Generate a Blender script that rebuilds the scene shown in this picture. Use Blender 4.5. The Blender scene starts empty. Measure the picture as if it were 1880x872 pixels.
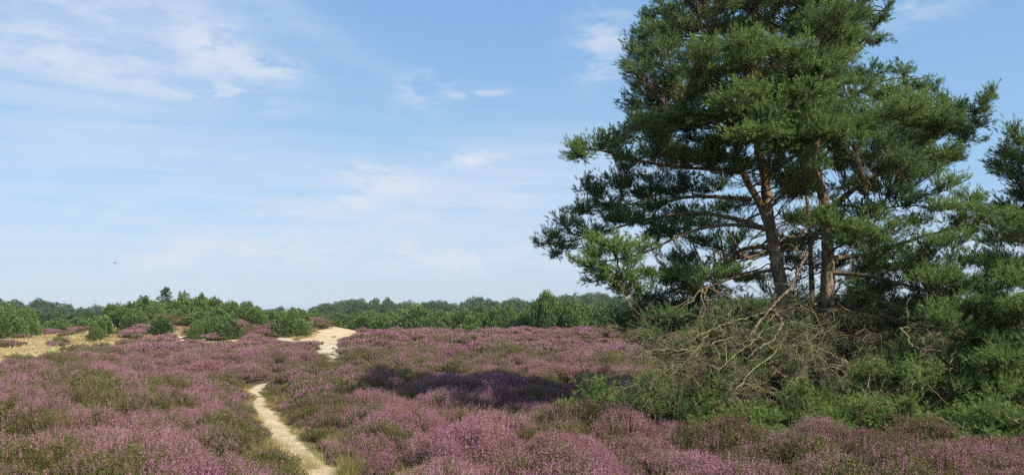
import bpy, math
import numpy as np
from mathutils import Vector

# ------------------------------------------------------------------ camera, world, sun, exposure
C = bpy.context.scene.collection
F = 1475.0                                   # focal length in photo pixels (photo is 1880 x 872)
PITCH = math.atan(139.0 / F)
CAMZ = 2.3
cam_d = bpy.data.cameras.new('camera'); cam = bpy.data.objects.new('camera', cam_d); C.objects.link(cam)
cam_d.sensor_width = 36.0; cam_d.lens = 36.0 * F / 1880.0
cam_d.clip_start = 0.05; cam_d.clip_end = 9000.0
cam.location = (0, 0, CAMZ); cam.rotation_euler = (math.radians(90) + PITCH, 0, 0)
bpy.context.scene.camera = cam

SUN_EL = math.radians(41.0)
SUN_AZ = math.radians(130.0)                 # clockwise from +Y: from the right, a little behind the camera
sun_dir = Vector((math.sin(SUN_AZ) * math.cos(SUN_EL), math.cos(SUN_AZ) * math.cos(SUN_EL), math.sin(SUN_EL)))
sl = bpy.data.lights.new('sun', 'SUN'); sl.energy = 5.0; sl.angle = math.radians(0.55); sl.color = (1.0, 0.94, 0.84)
so = bpy.data.objects.new('sun', sl); C.objects.link(so)
so.rotation_euler = sun_dir.to_track_quat('Z', 'Y').to_euler(); so.location = (30, -20, 40)

class NT:
    """small helper to write node trees"""
    def __init__(s, tree): s.t = tree; s.n = tree.nodes; s.l = tree.links
    def new(s, kind, **kw):
        nd = s.n.new(kind)
        for k, v in kw.items(): setattr(nd, k, v)
        return nd
    def put(s, sock, v):
        if isinstance(v, bpy.types.NodeSocket): s.l.new(v, sock)
        else: sock.default_value = v
    def math(s, op, a, b=0.0, c=None, clamp=False):
        nd = s.new('ShaderNodeMath', operation=op); nd.use_clamp = clamp
        s.put(nd.inputs[0], a); s.put(nd.inputs[1], b)
        if c is not None: s.put(nd.inputs[2], c)
        return nd.outputs[0]
    def mix(s, f, a, b):
        nd = s.new('ShaderNodeMix', data_type='RGBA'); nd.clamp_factor = True
        s.put(nd.inputs[0], f); s.put(nd.inputs[6], a); s.put(nd.inputs[7], b)
        return nd.outputs[2]
    def ramp(s, f, lo, hi):
        nd = s.new('ShaderNodeMapRange'); nd.interpolation_type = 'SMOOTHSTEP'
        s.put(nd.inputs[0], f); s.put(nd.inputs[1], lo); s.put(nd.inputs[2], hi)
        return nd.outputs[0]
    def noise(s, vec, scale, detail=3.0, rough=0.55, dist=0.0):
        nd = s.new('ShaderNodeTexNoise'); s.put(nd.inputs['Vector'], vec)
        s.put(nd.inputs['Scale'], scale); s.put(nd.inputs['Detail'], detail); s.put(nd.inputs['Roughness'], rough)
        s.put(nd.inputs['Distortion'], dist)
        return nd.outputs['Fac']

world = bpy.data.worlds.new('World'); bpy.context.scene.world = world; world.use_nodes = True
w = NT(world.node_tree); w.n.clear()
sky = w.new('ShaderNodeTexSky', sky_type='NISHITA'); sky.sun_disc = False
sky.sun_elevation = SUN_EL; sky.sun_rotation = SUN_AZ
sky.air_density = 0.9; sky.dust_density = 0.35; sky.ozone_density = 2.2; sky.altitude = 0
tc = w.new('ShaderNodeTexCoord')
sep = w.new('ShaderNodeSeparateXYZ'); w.l.new(tc.outputs['Generated'], sep.inputs[0])
X, Y, Z = sep.outputs
az = w.math('ARCTAN2', X, Y); el = w.math('ARCSINE', Z)
comb = w.new('ShaderNodeCombineXYZ'); w.put(comb.inputs[0], az); w.put(comb.inputs[1], w.math('MULTIPLY', el, 2.6)); 
AE = comb.outputs[0]
def cloud_vec(rot, sx, sy, off=0.0):
    m = w.new('ShaderNodeMapping'); m.inputs['Rotation'].default_value = (0, 0, rot); m.inputs['Scale'].default_value = (sx, sy, 1)
    m.inputs['Location'].default_value = (off, off * .7, off)
    w.l.new(AE, m.inputs[0]); return m.outputs[0]
def azel(px, py): return math.atan((px - 940) / F), math.atan(575 - py and (575 - py) / F)
def spot(px, py, rx, ry, rot=0.0):
    """soft elliptic region of the sky round one direction"""
    a0, e0 = azel(px, py); c, s_ = math.cos(rot), math.sin(rot)
    da = w.math('SUBTRACT', az, a0); de = w.math('SUBTRACT', el, e0)
    u = w.math('DIVIDE', w.math('ADD', w.math('MULTIPLY', da, c), w.math('MULTIPLY', de, s_)), rx / F)
    v = w.math('DIVIDE', w.math('SUBTRACT', w.math('MULTIPLY', de, c), w.math('MULTIPLY', da, s_)), ry / F)
    d = w.math('ADD', w.math('MULTIPLY', u, u), w.math('MULTIPLY', v, v))
    return w.math('POWER', 2.718, w.math('MULTIPLY', d, -1.0))
def acc(items):
    r = items[0]
    for i in items[1:]: r = w.math('ADD', r, i)
    return r
streak = w.noise(cloud_vec(0.25, 5.0, 26.0), 1.0, 8.0, 0.6, 0.35)
streak2 = w.noise(cloud_vec(-0.3, 3.2, 9.0, 3.1), 1.0, 7.0, 0.58, 0.5)
puff = w.noise(cloud_vec(0.0, 19.0, 19.0, 1.7), 1.0, 8.0, 0.62, 0.25)
veil_mask = acc([w.math('MULTIPLY', spot(90, 200, 300, 150), 1.0), w.math('MULTIPLY', spot(60, 480, 600, 150), .42),
                 w.math('MULTIPLY', spot(700, 400, 420, 110), .85), w.math('MULTIPLY', spot(900, 490, 700, 50), .35), w.math('MULTIPLY', spot(1000, 330, 190, 90), .9),
                 w.math('MULTIPLY', spot(270, 15, 170, 60, -.3), .6), w.math('MULTIPLY', spot(540, 40, 160, 30, -.5), .35)])
veil = w.math('MULTIPLY', veil_mask, w.ramp(w.math('ADD', w.math('MULTIPLY', streak, .5), w.math('MULTIPLY', streak2, .5)), .24, .74))
pm = acc([w.math('MULTIPLY', spot(*a), k) for a, k in [
    ((390, 118, 75, 34, -.45), 1.15), ((480, 140, 60, 18, .05), 1.0), ((405, 186, 24, 11), .75), ((700, 330, 75, 20, -.1), 1.5), ((645, 372, 34, 18), 1.5),
    ((865, 290, 45, 14), 1.7), ((760, 352, 85, 18), .85), ((870, 168, 50, 6, .08), .8), ((770, 165, 55, 32), .5), ((1120, 80, 55, 55), .7), ((1850, 8, 60, 22), 1.4),
    ((310, 480, 60, 20, .25), 1.4), ((490, 470, 110, 20), 1.1), ((820, 478, 100, 20), 1.8), ((420, 440, 200, 16), .5), ((1000, 470, 60, 20), .8), ((560, 395, 120, 16), .5), ((350, 120, 30, 30), .6), ((745, 455, 20, 20), .8), ((600, 472, 30, 20), .6), ((150, 60, 160, 60), .5),
    ((930, 370, 40, 20), .6), ((1660, 60, 120, 30), .3), ((740, 405, 60, 20), .5), ((200, 400, 90, 14), .3), ((240, 185, 220, 16, -.1), .55), ((80, 150, 150, 30, -.1), .6), ((1300, 470, 200, 60), .6), ((1720, 470, 160, 60), .6)]])
puffs = w.math('MULTIPLY', pm, w.ramp(puff, .37, .68))
cl = w.math('ADD', w.math('MULTIPLY', veil, .62), w.math('MULTIPLY', puffs, 1.15))
elsewhere = w.math('MULTIPLY', w.ramp(streak2, .5, .8), w.ramp(w.math('ABSOLUTE', az), .65, 1.0))
cl = w.math('ADD', cl, w.math('MULTIPLY', elsewhere, .5))
cl = w.math('MULTIPLY', w.math('DIVIDE', cl, w.math('ADD', cl, .62)), 1.18)
skyc = w.new('ShaderNodeHueSaturation'); skyc.inputs['Saturation'].default_value = 0.66; skyc.inputs['Value'].default_value = 1.1
w.l.new(sky.outputs[0], skyc.inputs['Color'])
# moist summer air: the clear sky pales and greys towards the horizon
up1 = w.mix(w.ramp(el, -.02, .15), (2.25, 3.02, 3.82, 1), (1.70, 3.08, 4.60, 1))
up2 = w.mix(w.ramp(el, .10, .42), up1, (1.12, 2.45, 4.45, 1))
base = w.mix(w.ramp(el, .42, .9), w.mix(.82, skyc.outputs[0], up2), skyc.outputs[0])
col = w.mix(cl, base, (4.15, 4.50, 5.05, 1))
bg = w.new('ShaderNodeBackground'); bg.inputs[1].default_value = 0.13
w.l.new(col, bg.inputs[0])
wo = w.new('ShaderNodeOutputWorld'); w.l.new(bg.outputs[0], wo.inputs[0])
world.cycles.sampling_method = 'MANUAL'; world.cycles.sample_map_resolution = 512

sc = bpy.context.scene
sc.view_settings.view_transform = 'Standard'; sc.view_settings.look = 'None'
sc.view_settings.exposure = 0.45; sc.view_settings.gamma = 1.0; sc.view_settings.use_curve_mapping = False
sc.render.engine = 'CYCLES'
sc.cycles.max_bounces = 5; sc.cycles.diffuse_bounces = 3; sc.cycles.glossy_bounces = 1
sc.cycles.transmission_bounces = 4; sc.cycles.transparent_max_bounces = 4; sc.cycles.volume_bounces = 0
sc.cycles.use_denoising = False
sc.cycles.caustics_reflective = False; sc.cycles.caustics_refractive = False

# ------------------------------------------------------------------ helpers
_rt = np.random.default_rng(99).random((256, 256))
def vnoise(x, y, s=1.0, o=0.0):
    x = np.asarray(x, float) / s + o + 1000; y = np.asarray(y, float) / s + o * 1.7 + 1000
    xi = np.floor(x).astype(int); yi = np.floor(y).astype(int); fx = x - xi; fy = y - yi
    fx = fx * fx * (3 - 2 * fx); fy = fy * fy * (3 - 2 * fy)
    g = lambda a, b: _rt[a % 256, b % 256]
    return (g(xi, yi) * (1 - fx) + g(xi + 1, yi) * fx) * (1 - fy) + (g(xi, yi + 1) * (1 - fx) + g(xi + 1, yi + 1) * fx) * fy
def fbm(x, y, s, o=0.0, n=4):
    r = 0; a = .5; t = 0
    for i in range(n):
        r = r + a * vnoise(x, y, s, o + 7.3 * i); t += a; a *= .5; s *= .5
    return r / t
def sm(x, a, b):
    t = np.clip((np.asarray(x, float) - a) / (b - a), 0, 1); return t * t * (3 - 2 * t)
def P(px, py, d):
    """the point of the place seen in direction (px, py) at depth d metres"""
    a = (px - 940) / F; b = (436 - py) / F
    cy, sy = math.cos(PITCH), math.sin(PITCH)
    dy = cy - b * sy; dz = sy + b * cy
    return np.array([a / dy * d, d, CAMZ + dz / dy * d])

def ground(x, y):
    x = np.asarray(x, float); y = np.asarray(y, float)
    g = lambda cx, cy, sx, sy, h: h * np.exp(-((x - cx) / sx) ** 2 - ((y - cy) / sy) ** 2)
    z = (fbm(x, y, 14, 3) - .5) * .5 * sm(y, 8, 30) - .42 * sm(y, 11, 26) + (fbm(x, y, 4, 5) - .5) * .25
    z = z + g(-31, 80, 10.5, 9, 1.75) + g(-22, 84, 9, 8, .9) + g(-40, 76, 6, 8, .15)
    z = z + g(-3, 68, 10, 9, .55) + g(6, 66, 9, 8, .5) + g(15, 66, 8, 9, .45) + g(-11, 62, 3.2, 7, .2)
    z = z + g(8, 19, 6, 5, .25) + g(0, 0, 7, 5, .35)
    z = z + g(-15.5, 84, 4, 9, .1)
    z = z * (1 - sm(y, 95, 150))
    return z

def spacing(lo, hi, n, fine):
    t = np.linspace(-1, 1, n); return t
gx = np.sinh(np.linspace(-5.2, 5.2, 361)) / np.sinh(5.2) * 3500.0
gx = gx + 0.0
gt = np.linspace(-2.6, 5.4, 421); gy = 20 + np.sinh(gt) / np.sinh(5.4) * 4500.0
gy = np.sort(np.concatenate([gy[(gy < -60) | (gy > 130)], np.linspace(-60, 130, 381)]))
gx = np.sort(np.concatenate([gx[np.abs(gx) > 75], np.linspace(-75, 75, 301)]))
GZ = ground(gx[None, :], gy[:, None])
def tz(x, y):
    """height of the ground mesh itself"""
    x = np.asarray(x, float); y = np.asarray(y, float)
    i = np.clip(np.searchsorted(gx, x) - 1, 0, len(gx) - 2); j = np.clip(np.searchsorted(gy, y) - 1, 0, len(gy) - 2)
    u = (x - gx[i]) / (gx[i + 1] - gx[i]); v = (y - gy[j]) / (gy[j + 1] - gy[j])
    return (GZ[j, i] * (1 - u) + GZ[j, i + 1] * u) * (1 - v) + (GZ[j + 1, i] * (1 - u) + GZ[j + 1, i + 1] * u) * v
def G(px, py, lift=0.0):
    """where the sight line through (px, py) meets the ground"""
    for d in np.geomspace(4, 600, 1400):
        p = P(px, py, d)
        if p[2] <= tz(p[0], p[1]) + lift: return p
    return P(px, py, 600)

def setp(o, label=None, cat=None, group=None, kind=None):
    if label: o['label'] = label
    if cat: o['category'] = cat
    if group: o['group'] = group
    if kind: o['kind'] = kind
    return o
def mesh_np(name, V, faces, attr=None, smooth=False):
    """mesh from vertex array and an (n, k) face array; attr: (n_verts, 4) colours"""
    me = bpy.data.meshes.new(name); V = np.asarray(V, np.float32); faces = np.asarray(faces, np.int32)
    n, k = faces.shape
    me.vertices.add(len(V)); me.vertices.foreach_set('co', V.ravel())
    me.loops.add(n * k); me.loops.foreach_set('vertex_index', faces.ravel())
    me.polygons.add(n); me.polygons.foreach_set('loop_start', np.arange(0, n * k, k, dtype=np.int32))
    if smooth: me.polygons.foreach_set('use_smooth', np.ones(n, bool))
    if attr is not None:
        at = me.attributes.new('tint', 'FLOAT_COLOR', 'POINT'); at.data.foreach_set('color', np.asarray(attr, np.float32).ravel())
    me.update(calc_edges=True); return me
def link(name, me, mat, parent=None, loc=None):
    o = bpy.data.objects.new(name, me); C.objects.link(o)
    if mat is not None and me is not None and not me.materials: me.materials.append(mat)
    if parent: o.parent = parent
    if loc is not None: o.location = loc
    return o
def empty(name, loc, label, cat, group=None):
    o = bpy.data.objects.new(name, None); C.objects.link(o); o.location = [float(v) for v in loc]; o.empty_display_size = .3
    return setp(o, label, cat, group)
def unit(v): return v / np.maximum(np.linalg.norm(v, axis=-1, keepdims=True), 1e-9)

class Tubes:
    def __init__(s): s.V = []; s.Fc = []; s.A = []; s.n = 0
    def add(s, pts, rad, sides=4, tint=0.5, gnarl=0.0, rng=None):
        pts = np.asarray(pts, float); m = len(pts)
        rad = np.broadcast_to(np.asarray(rad, float), (m,))
        t = unit(np.gradient(pts, axis=0)); ref = np.array([0.31, 0.22, 0.92]) if abs(t[0, 2]) < .8 else np.array([1., .1, 0])
        u = unit(np.cross(t, ref)); v = np.cross(t, u)
        a = np.linspace(0, 2 * np.pi, sides, endpoint=False)
        r = rad[:, None] * np.ones((m, sides))
        if gnarl and rng is not None: r = r * (1 + gnarl * (rng.random((m, sides)) - .5))
        ring = pts[:, None] + r[..., None] * (np.cos(a)[None, :, None] * u[:, None] + np.sin(a)[None, :, None] * v[:, None])
        s.V.append(ring.reshape(-1, 3)); s.A.append(np.tile([tint, 0, 0, 1], (m * sides, 1)))
        i = np.arange(m - 1)[:, None] * sides; j = np.arange(sides)[None]; j2 = (j + 1) % sides
        s.Fc.append(np.stack([i + j, i + j2, i + sides + j2, i + sides + j], -1).reshape(-1, 4) + s.n)
        s.n += m * sides
    def mesh(s, name): return mesh_np(name, np.concatenate(s.V), np.concatenate(s.Fc), np.concatenate(s.A), smooth=True)
def bez(a, b, c, n): t = np.linspace(0, 1, n)[:, None]; return (1 - t) ** 2 * a + 2 * t * (1 - t) * b + t * t * c
def smoothline(pts, n):
    """Catmull-Rom through pts"""
    p = np.asarray(pts, float); p = np.vstack([2 * p[0] - p[1], p, 2 * p[-1] - p[-2]]); out = []
    for i in range(1, len(p) - 2):
        for t in np.linspace(0, 1, n, endpoint=False):
            out.append(.5 * ((2 * p[i]) + (-p[i - 1] + p[i + 1]) * t + (2 * p[i - 1] - 5 * p[i] + 4 * p[i + 1] - p[i + 2]) * t * t
                             + (-p[i - 1] + 3 * p[i] - 3 * p[i + 1] + p[i + 2]) * t ** 3))
    out.append(p[-2]); return np.array(out)

# ------------------------------------------------------------------ materials
def material(name):
    m = bpy.data.materials.new(name); m.use_nodes = True; t = NT(m.node_tree); t.n.clear(); return m, t
def leafy(name, colf, trans=0.25, rough=0.6, spec=0.3):
    """thin leaves: diffuse + some light through + a little gloss; colf(t, tint rgb sockets) -> colour socket"""
    m, t = material(name)
    at = t.new('ShaderNodeAttribute', attribute_name='tint'); sp = t.new('ShaderNodeSeparateColor'); t.l.new(at.outputs['Color'], sp.inputs[0])
    geo = t.new('ShaderNodeNewGeometry'); oi = t.new('ShaderNodeObjectInfo')
    c = colf(t, sp.outputs[0], sp.outputs[1], sp.outputs[2], geo.outputs['Position'], oi.outputs['Random'])
    b = t.new('ShaderNodeBsdfPrincipled'); t.put(b.inputs['Base Color'], c); b.inputs['Roughness'].default_value = rough
    b.inputs['Specular IOR Level'].default_value = spec
    tr = t.new('ShaderNodeBsdfTranslucent'); t.put(tr.inputs[0], c)
    mx = t.new('ShaderNodeMixShader'); mx.inputs[0].default_value = trans
    t.l.new(b.outputs[0], mx.inputs[1]); t.l.new(tr.outputs[0], mx.inputs[2])
    o = t.new('ShaderNodeOutputMaterial'); t.l.new(mx.outputs[0], o.inputs[0]); return m
def solid(name, colf, rough=0.9, bump=0.0, bscale=30):
    m, t = material(name)
    at = t.new('ShaderNodeAttribute', attribute_name='tint'); sp = t.new('ShaderNodeSeparateColor'); t.l.new(at.outputs['Color'], sp.inputs[0])
    geo = t.new('ShaderNodeNewGeometry')
    b = t.new('ShaderNodeBsdfPrincipled'); t.put(b.inputs['Base Color'], colf(t, sp.outputs[0], sp.outputs[1], sp.outputs[2], geo.outputs['Position']))
    b.inputs['Roughness'].default_value = rough; b.inputs['Specular IOR Level'].default_value = .2
    if bump:
        bp = t.new('ShaderNodeBump'); bp.inputs['Strength'].default_value = bump; bp.inputs['Distance'].default_value = .05
        t.l.new(t.noise(geo.outputs['Position'], bscale, 5.0, .65), bp.inputs['Height']); t.l.new(bp.outputs[0], b.inputs['Normal'])
    o = t.new('ShaderNodeOutputMaterial'); t.l.new(b.outputs[0], o.inputs[0]); return m
c4 = lambda r, g, b: (r, g, b, 1)

def c_heather(t, fl, rnd, hgt, pos, oi):
    ia = t.new('ShaderNodeAttribute', attribute_name='tone'); ia.attribute_type = 'INSTANCER'; tone = ia.outputs['Fac']
    patch = t.noise(pos, .22, 4.0, .6)           # drifts of fuller and older bloom
    mid = t.noise(pos, 1.6, 3.0, .6)
    bloom = t.mix(t.ramp(tone, .1, .9), t.mix(rnd, c4(.32, .100, .205), c4(.51, .225, .345)), t.mix(rnd, c4(.37, .15, .22), c4(.56, .31, .39)))
    faded = t.mix(rnd, c4(.36, .165, .155), c4(.44, .25, .21))
    bl = t.mix(t.ramp(patch, .40, .66), bloom, t.mix(.45, bloom, faded))
    bl = t.mix(t.math('MULTIPLY', t.ramp(mid, .55, .75), .5), bl, faded)
    bl = t.mix(t.math('MULTIPLY', t.ramp(t.math('PINGPONG', t.math('MULTIPLY', tone, 7.3), 1.0), .62, .95), .75), bl, t.mix(rnd, c4(.23, .115, .09), c4(.36, .215, .16)))
    leaf = t.mix(rnd, c4(.085, .085, .028), c4(.20, .165, .06))
    leaf = t.mix(t.ramp(mid, .4, .7), leaf, t.mix(rnd, c4(.10, .12, .03), c4(.20, .21, .06)))
    return t.mix(fl, leaf, bl)
M_heather = leafy('heather', c_heather, .22, .7, .15)
def c_grassdry(t, a, rnd, h, pos, oi):
    p = t.noise(pos, .15, 4.0, .6)
    return t.mix(t.ramp(p, .35, .65), t.mix(rnd, c4(.48, .38, .18), c4(.68, .56, .30)), t.mix(rnd, c4(.40, .31, .14), c4(.58, .46, .23)))
M_drygrass = leafy('dry_grass', c_grassdry, .3, .6, .2)
def c_grass(t, a, rnd, h, pos, oi):
    p = t.noise(pos, 1.1, 3.0, .6)
    return t.mix(t.ramp(p, .35, .62), t.mix(rnd, c4(.19, .18, .05), c4(.34, .29, .10)), t.mix(rnd, c4(.36, .29, .11), c4(.56, .44, .20)))
M_grass = leafy('path_grass', c_grass, .3, .6, .2)
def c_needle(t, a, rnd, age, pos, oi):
    c = t.mix(a, c4(.060, .118, .028), c4(.268, .372, .080))  # a: clump tone, random variation plus painted light and shade
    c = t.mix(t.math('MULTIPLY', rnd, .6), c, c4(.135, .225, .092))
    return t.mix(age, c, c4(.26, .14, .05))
M_needle = leafy('pine_needles', c_needle, .32, .45, .28)
def c_jun(t, a, rnd, h, pos, oi):
    c = t.mix(oi, c4(.050, .102, .025), c4(.100, .158, .032))
    return t.mix(t.math('MULTIPLY', a, .7), c, c4(.19, .26, .065))
M_juniper = leafy('juniper_foliage', c_jun, .2, .6, .3)
def c_wood(t, a, rnd, h, pos, oi):
    c = t.mix(oi, c4(.045, .085, .030), c4(.080, .125, .040))
    return t.mix(t.math('MULTIPLY', a, .6), c, c4(.09, .14, .05))
M_wood = leafy('forest_foliage', c_wood, .15, .7, .2)
def c_shrub(t, a, rnd, h, pos, oi): return t.mix(rnd, c4(.10, .20, .03), c4(.22, .36, .06))
M_green = leafy('green_leaves', c_shrub, .3, .5, .3)

def c_bark(t, a, r, g, pos):
    sx = t.new('ShaderNodeSeparateXYZ'); t.l.new(pos, sx.inputs[0])
    mp = t.new('ShaderNodeMapping'); mp.inputs['Scale'].default_value = (14, 14, 4.5); t.l.new(pos, mp.inputs[0])
    n = t.noise(mp.outputs[0], 1.0, 6.0, .7)
    big = t.noise(pos, .9, 3.0, .6)
    low_ = t.mix(t.ramp(n, .38, .62), c4(.10, .075, .05), c4(.38, .285, .185))
    up = t.mix(t.ramp(n, .35, .65), c4(.12, .06, .03), c4(.40, .205, .09))
    k = t.ramp(t.math('ADD', sx.outputs[2], t.math('MULTIPLY', big, 2.2)), 4.0, 8.0)
    return t.mix(k, low_, up)
M_bark = solid('pine_bark', c_bark, .85, .9, 24)
def c_branch(t, a, r, g, pos):
    n = t.noise(pos, 9.0, 4.0, .65); return t.mix(t.ramp(n, .4, .65), c4(.10, .07, .045), t.mix(a, c4(.20, .155, .09), c4(.38, .25, .12)))
M_branch = solid('pine_branch', c_branch, .85, .5, 40)
def c_dead(t, a, r, g, pos):
    n = t.noise(pos, 5.0, 4.0, .65)
    return t.mix(t.ramp(n, .38, .66), t.mix(a, c4(.085, .09, .032), c4(.22, .175, .10)), t.mix(a, c4(.19, .205, .07), c4(.33, .28, .165)))
M_dead = solid('dead_wood', c_dead, .9, .4, 50)
def c_rust(t, a, r, g, pos): return t.mix(a, c4(.13, .07, .035), c4(.30, .16, .07))
M_rust = solid('withered_needles', c_rust, .8)
def c_soil(t, a, r, g, pos):
    """a: dry grass ground, r: sand ground"""
    n = t.noise(pos, 2.2, 6.0, .65); n2 = t.noise(pos, .35, 4.0, .6)
    soil = t.mix(n, c4(.06, .045, .025), c4(.13, .11, .05))
    moss = t.mix(n, c4(.07, .08, .025), c4(.12, .10, .05))
    far = t.mix(n2, c4(.07, .10, .03), c4(.20, .17, .08))
    base_ = t.mix(t.ramp(n2, .4, .6), soil, moss)
    dry = t.mix(n, c4(.38, .27, .11), c4(.60, .46, .22))
    c = t.mix(a, base_, dry); c = t.mix(r, c, t.mix(n, c4(.58, .46, .28), c4(.72, .60, .40)))
    return t.mix(g, c, far)
M_soil = solid('heath_soil', c_soil, .95, .6, 9)
def c_sand(t, a, r, g, pos):
    n = t.noise(pos, 3.0, 7.0, .7); f = t.noise(pos, 45.0, 3.0, .7); l = t.noise(pos, .5, 3.0, .6)
    c = t.mix(t.ramp(n, .35, .7), c4(.46, .36, .21), c4(.68, .56, .36))
    c = t.mix(t.ramp(f, .62, .72), c, c4(.22, .16, .09))
    lit = t.noise(pos, 7.0, 6.0, .75)
    c = t.mix(t.ramp(t.math('ADD', a, t.math('MULTIPLY', lit, 1.1)), 1.04, 1.26), c, t.mix(f, c4(.10, .075, .03), c4(.22, .20, .07)))
    return t.mix(t.math('MULTIPLY', t.ramp(l, .5, .7), .35), c, c4(.36, .29, .16))
M_sand = solid('path_sand', c_sand, .95, .9, 16)
def c_dune(t, a, r, g, pos):
    n = t.noise(pos, 1.2, 6.0, .7); return t.mix(t.ramp(n, .35, .7), c4(.43, .33, .19), c4(.59, .465, .29))
M_dune = solid('dune_sand', c_dune, .95, .5, 5)
def c_pale(t, a, r, g, pos):
    n = t.noise(pos, 2.0, 6.0, .7); return t.mix(t.ramp(n, .35, .7), c4(.40, .33, .21), c4(.62, .54, .39))
M_pale = solid('pale_sand', c_pale, .95, .5, 5)

# ------------------------------------------------------------------ the setting: path, sand, grass field, ground
PATH = smoothline([G(*p)[:2] for p in [(618, 915), (588, 872), (548, 835), (518, 800), (489, 764), (475, 736), (467, 720), (476, 711), (500, 703), (530, 693)]] + [(-7.0, 33.0), (-8.6, 39.0), (-9.9, 44.5), (-12.2, 52)], 12)[:, :2]
PATH = np.vstack([smoothline([(-.2, -6, 0), (-.6, 0, 0), (-1.3, 5, 0), (PATH[0, 0], PATH[0, 1], 0)], 6)[:-1, :2], PATH])
PW = .25
def d_path(x, y):
    x = np.asarray(x, float); y = np.asarray(y, float); best = np.full(np.broadcast(x, y).shape, 1e9)
    for a, b in zip(PATH[:-1], PATH[1:]):
        ab = b - a; t = np.clip(((x - a[0]) * ab[0] + (y - a[1]) * ab[1]) / (ab @ ab), 0, 1)
        best = np.minimum(best, np.hypot(x - a[0] - t * ab[0], y - a[1] - t * ab[1]))
    return best
def in_poly(x, y, poly):
    x = np.asarray(x, float); y = np.asarray(y, float); ins = np.zeros(np.broadcast(x, y).shape, bool)
    for (x1, y1), (x2, y2) in zip(poly, np.roll(poly, -1, axis=0)):
        c = ((y1 > y) != (y2 > y)) & (x < (x2 - x1) * (y - y1) / ((y2 - y1) if y2 != y1 else 1e-9) + x1); ins ^= c
    return ins
flat0 = lambda px, py, z=0.0: np.array([(px - 940) / F * ((CAMZ - z) * F / (py - 575)), (CAMZ - z) * F / (py - 575)])
FIELD = np.array([G(*p)[:2] for p in [(-420, 603), (-60, 604), (60, 606), (150, 609), (215, 618), (275, 627), (262, 646), (140, 662), (80, 672), (0, 682), (-500, 688)]])
def wob(x, y, k=1.0): return (fbm(x, y, 3.5 * k, 9, 3) - .5) * 4.0 * k, (fbm(x, y, 3.5 * k, 21, 3) - .5) * 4.0 * k
def in_field(x, y):
    dx, dy = wob(x, y); return in_poly(x + dx, y + dy * 2, FIELD)
# sand patches: centre, outline radii (world metres) found from where they show in the photograph
SANDS = []
def sand_patch(px, py, wpx, depth_len, skew=0.0, seed=0, mat=None, name='sand', label=None):
    c = G(px, py); hw = wpx / 2 / F * c[1]
    SANDS.append(dict(c=c[:2], hw=hw, hl=depth_len / 2, skew=skew, seed=seed, mat=mat, name=name, label=label))
sand_patch(613, 619, 90, 26, -.1, 1, 'dune')
sand_patch(612, 641, 56, 22, -.2, 2, 'pale')
sand_patch(572, 633, 44, 15, -.3, 10, 'pale')
sand_patch(530, 631, 46, 12, -.3, 3, 'pale')
sand_patch(385, 613, 44, 10, .2, 4, 'dune')
sand_patch(350, 611, 26, 8, .2, 5, 'dune')
sand_patch(415, 635, 70, 10, -.2, 6, 'dune')
sand_patch(235, 640, 46, 9, .2, 7, 'pale')
sand_patch(345, 634, 24, 8, 0, 8, 'dune')
sand_patch(275, 628, 30, 8, 0, 9, 'dune')
def patch_r(s, x, y):
    """normalised radius inside a sand patch (1 = its edge)"""
    dx = np.asarray(x, float) - s['c'][0]; dy = np.asarray(y, float) - s['c'][1]
    dx = dx - s['skew'] * dy; th = np.arctan2(dy / s['hl'], dx / s['hw']); k = s['seed'] * 1.3
    e = 1 + .16 * np.sin(2 * th + k) + .12 * np.sin(3 * th + 2 * k) + .09 * np.sin(5 * th + 3 * k) + .06 * np.sin(9 * th + k)
    return np.hypot(dx / s['hw'], dy / s['hl']) / e
def on_sand(x, y, edge=1.0):
    r = np.zeros(np.broadcast(x, y).shape, bool)
    for s in SANDS: r |= patch_r(s, x, y) < edge
    return r
def grassy(x, y):
    """patchy places on the hillock and ridge where dry grass shows between the heather"""
    hill = np.exp(-((x + 31) / 17) ** 2 - ((y - 76) / 17) ** 2)
    ridge = np.exp(-((x + 5.0) / 5) ** 2 - ((y - 70) / 5) ** 2) * 1.0
    return fbm(x, y, 5.0, 31, 3) * (.30 + .92 * hill + ridge) > .60

XX, YY = np.meshgrid(gx, gy)
Vg = np.stack([XX, YY, GZ], -1).reshape(-1, 3)
ny, nx = XX.shape; idx = np.arange(ny * nx).reshape(ny, nx)
Fg = np.stack([idx[:-1, :-1], idx[:-1, 1:], idx[1:, 1:], idx[1:, :-1]], -1).reshape(-1, 4)
at = np.zeros((len(Vg), 4)); at[:, 3] = 1
fx_, fy_ = Vg[:, 0], Vg[:, 1]
at[:, 0] = np.where(in_field(fx_, fy_) | (grassy(fx_, fy_) & (fy_ > 45) & (fy_ < 110)), 1, 0)
at[:, 2] = sm(fy_, 110, 150) + sm(np.abs(fx_), 90, 130) * .0
go = link('ground', mesh_np('ground', Vg, Fg, at, smooth=True), M_soil); setp(go, kind='structure')

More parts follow.
